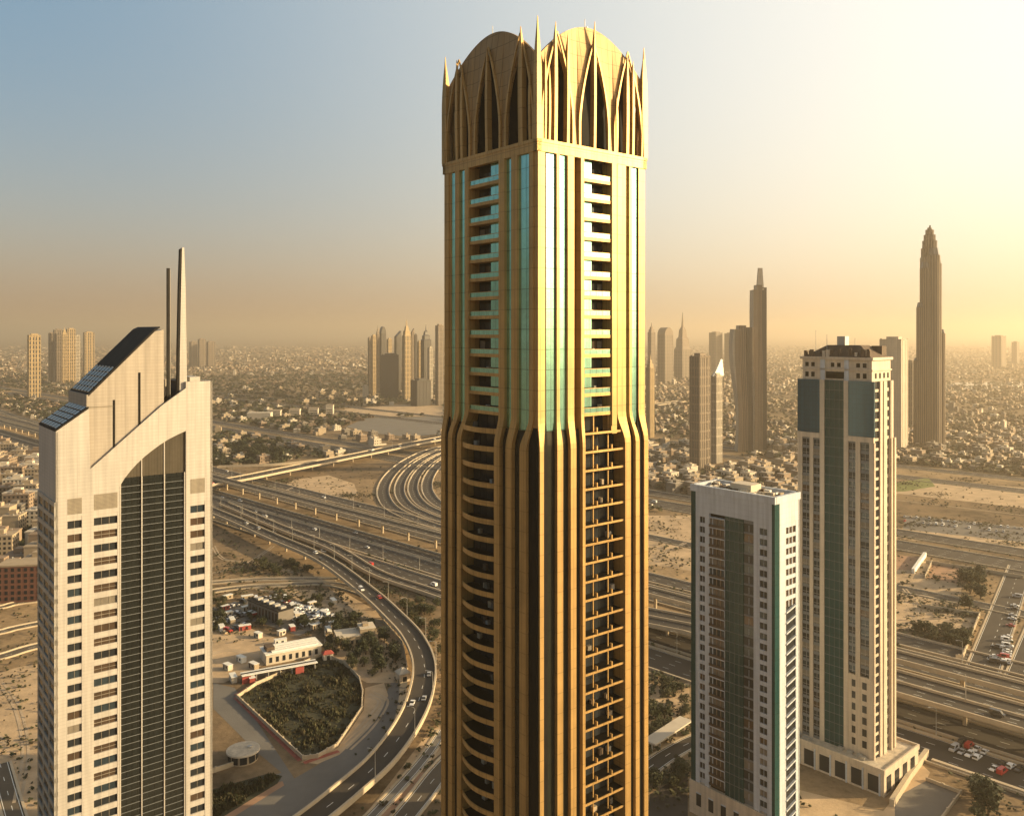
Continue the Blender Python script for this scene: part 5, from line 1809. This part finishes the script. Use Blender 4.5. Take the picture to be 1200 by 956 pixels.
car_rows(gp(252, 733), gp(293, 718), 2, 6, 2.9, "parked in the small car park beside the white tower", "cars parked beside the white tower")
car_rows(gp(262, 714), gp(290, 705), 1, 6, 2.9, "parked under dusty trees beside the white tower", "cars parked under the dusty trees")
car_rows(gp(318, 705), gp(372, 728), 1, 7, 2.9, "parked in the long row above the striped hall", "cars parked above the striped hall", .85)
car_rows(gp(312, 707), gp(362, 735), 1, 7, 2.9, "parked in the second row above the striped hall", "cars parked in the second row", .85)
car_rows(gp(330, 704), gp(384, 722), 1, 7, 2.9, "parked in the upper row above the striped hall", "cars parked in the upper row", .7)
car_rows(gp(1118, 879), gp(1160, 894), 2, 7, 2.9, "parked beneath the elevated carriageway at lower right", "cars parked beneath the elevated carriageway", .95)
car_rows(gp(1165, 902), gp(1200, 916), 2, 7, 2.9, "parked near the long low parapet at lower right", "cars parked near the low parapet", .95)
car_rows(gp(1192, 700), gp(1172, 785), 1, 7, 7.0, "parked along the side street beside the dark bushes", "cars parked along the side street", .7, .14)
car_rows(gp(1168, 756), gp(1163, 785), 2, 5, 4.0, "parked off the side street near the viaduct", "cars parked off the side street", .7, .14)
car_rows(gp(1060, 606), gp(1215, 622), 1, 12, 5.0, "parked in the first row of the hazy sand car park", "cars in the hazy sand car park", .6)
car_rows(gp(1060, 611), gp(1215, 628), 1, 12, 5.0, "parked in the second row of the hazy sand car park", "cars in the second row of the hazy car park", .6)
car_rows(gp(300, 702), gp(345, 699), 1, 6, 2.9, "parked below the low road left of the flyover", "cars parked below the low road", .8)
car_rows(gp(352, 716), gp(388, 728), 2, 6, 2.9, "parked beside the wall of the walled garden", "cars parked beside the walled garden", .75)
car_rows(gp(262, 742), gp(300, 728), 1, 6, 2.9, "parked at the edge of the sand lot by the white tower", "cars parked at the sand lot", .7)
HUTS = 0
for _ in range(900):
    if HUTS >= 26: break
    x, y = scatter(*rnd.choice([(254, 300, 698, 740), (340, 392, 706, 745), (300, 345, 742, 760), (258, 300, 770, 800)]))
    if not free(x, y, 7.5) or not clear(x, y, 2, False): continue
    h = MB()
    w_, d_ = rnd.uniform(4, 7), 2.6
    mt_ = rnd.choice(["villa_white", "villa_white", "villa_sand", "villa_sand", "awning_red", "paint_white", "paint_white"])
    h.box(-w_ / 2, w_ / 2, -d_ / 2, d_ / 2, 0, 2.6, mt_)
    h.box(-w_ / 2 - .15, w_ / 2 + .15, -d_ / 2 - .15, d_ / 2 + .15, 2.6, 2.75, "paint_white")
    h.box(-w_ / 2 + .6, -w_ / 2 + 1.5, -d_ / 2 - .04, -d_ / 2 + .1, .1, 2.1, "window_dark")
    h.box(.2, 1.5, -d_ / 2 - .04, -d_ / 2 + .1, 1.0, 2.0, "window_dark")
    o = h.build("site_cabin", None, (x, y, 0), radians(rnd.choice([28, 118, -42, 48])))
    cn = {"villa_white": "white", "villa_sand": "sand coloured", "awning_red": "red", "paint_white": "bright white"}[mt_]
    tag(o, cn + " site cabin among the parked cars near the striped hall", "cabin", "site cabins near the striped hall")
    USED.append((x, y))
    HUTS += 1

def traffic(path, offs, n, label, group, z):
    P = resample(path, 5.0)
    N = normals(P)
    for _ in range(n):
        i = rnd.randrange(2, len(P) - 2)
        o = rnd.choice(offs)
        p, nn = P[i], N[i]
        car(p[0] + nn[0] * o, p[1] + nn[1] * o, atan2(-nn[0], nn[1]) + (pi if o > 0 else 0), label, group, p[2] + z)
for c, n in ((503, 16), (541, 16), (571, 10), (628, 20), (667, 10)):
    traffic(along(c, -420, 330, 0, 60), (-5.4, -1.8, 1.8, 5.4), n, "driving on the multi lane freeway behind the gold skyscraper", "freeway traffic", .12)
traffic(FLY[10:], (-2.2, 2.2), 9, "driving on the curving flyover ramp", "cars on the curving flyover", .06)
traffic(BR, (-7, -3, 3, 7), 12, "driving on the long interchange bridge", "cars on the interchange bridge", .06)
traffic(sp_[8:], (-9, -5, 5, 9), 7, "driving on the wide elevated carriageway", "cars on the elevated carriageway", .06)
traffic(along(962, 100, 560, 0, 30), (-9, -4, 4, 9), 10, "driving on the hazy road beyond the sand plots", "cars on the hazy road", .12)

# ------------------------------------------------------------------ street lamps
def lamp_meshes():
    p = MB(); p.cyl(0, 0, .16, 0, 11, "metal_grey", 7, .09); p.cyl(0, 0, .35, 0, .5, "concrete", 8)
    a = MB(); a.rings([[(x, y - .06, z), (x, y + .06, z), (x, y + .06, z + .12), (x, y - .06, z + .12)] for x, y, z in ((0, 0, 10.8), (1.2, 0, 11.3), (2.4, 0, 11.4))], "metal_grey")
    h = MB(); h.box(2.2, 3.3, -.2, .2, 11.3, 11.5, "metal_grey")
    return p.mesh("pole"), a.mesh("arm"), h.mesh("lamp_head")
LM = lamp_meshes()
def lamps(path, off, gap, label, group, z0=0.0):
    P = resample(path, gap)
    N = normals(P)
    for p, n in list(zip(P, N))[1:-1]:
        o = thing("street_lamp", label, "street lamp", (p[0] + n[0] * off, p[1] + n[1] * off, p[2] + z0), atan2(-n[1] * off, -n[0] * off), group)
        for nm, me in zip(("pole", "arm", "lamp_head"), LM):
            q = bpy.data.objects.new(nm, me)
            COL.objects.link(q)
            q.parent = o
lamps(FLY[8:], 5.6, 34, "grey street lamp on the parapet of the curving flyover", "lamps along the curving flyover")
lamps(along(524, -420, 330, .1, 60), 0.0, 42, "grey street lamp on the freeway median", "lamps on the freeway median")
lamps(along(651, -420, 330, .1, 60), 0.0, 48, "grey street lamp on the far freeway verge", "lamps on the far freeway verge")
lamps(sp_[10:], 0.0, 36, "grey street lamp on the median of the elevated carriageway", "lamps on the elevated carriageway", .6)
lamps(BR, -11.3, 45, "grey street lamp on the long interchange bridge", "lamps on the interchange bridge")

print("cars", sum(1 for o in COL.objects if o.get("category") in ("car", "van")), "trees", sum(1 for o in COL.objects if o.get("category") == "tree"))
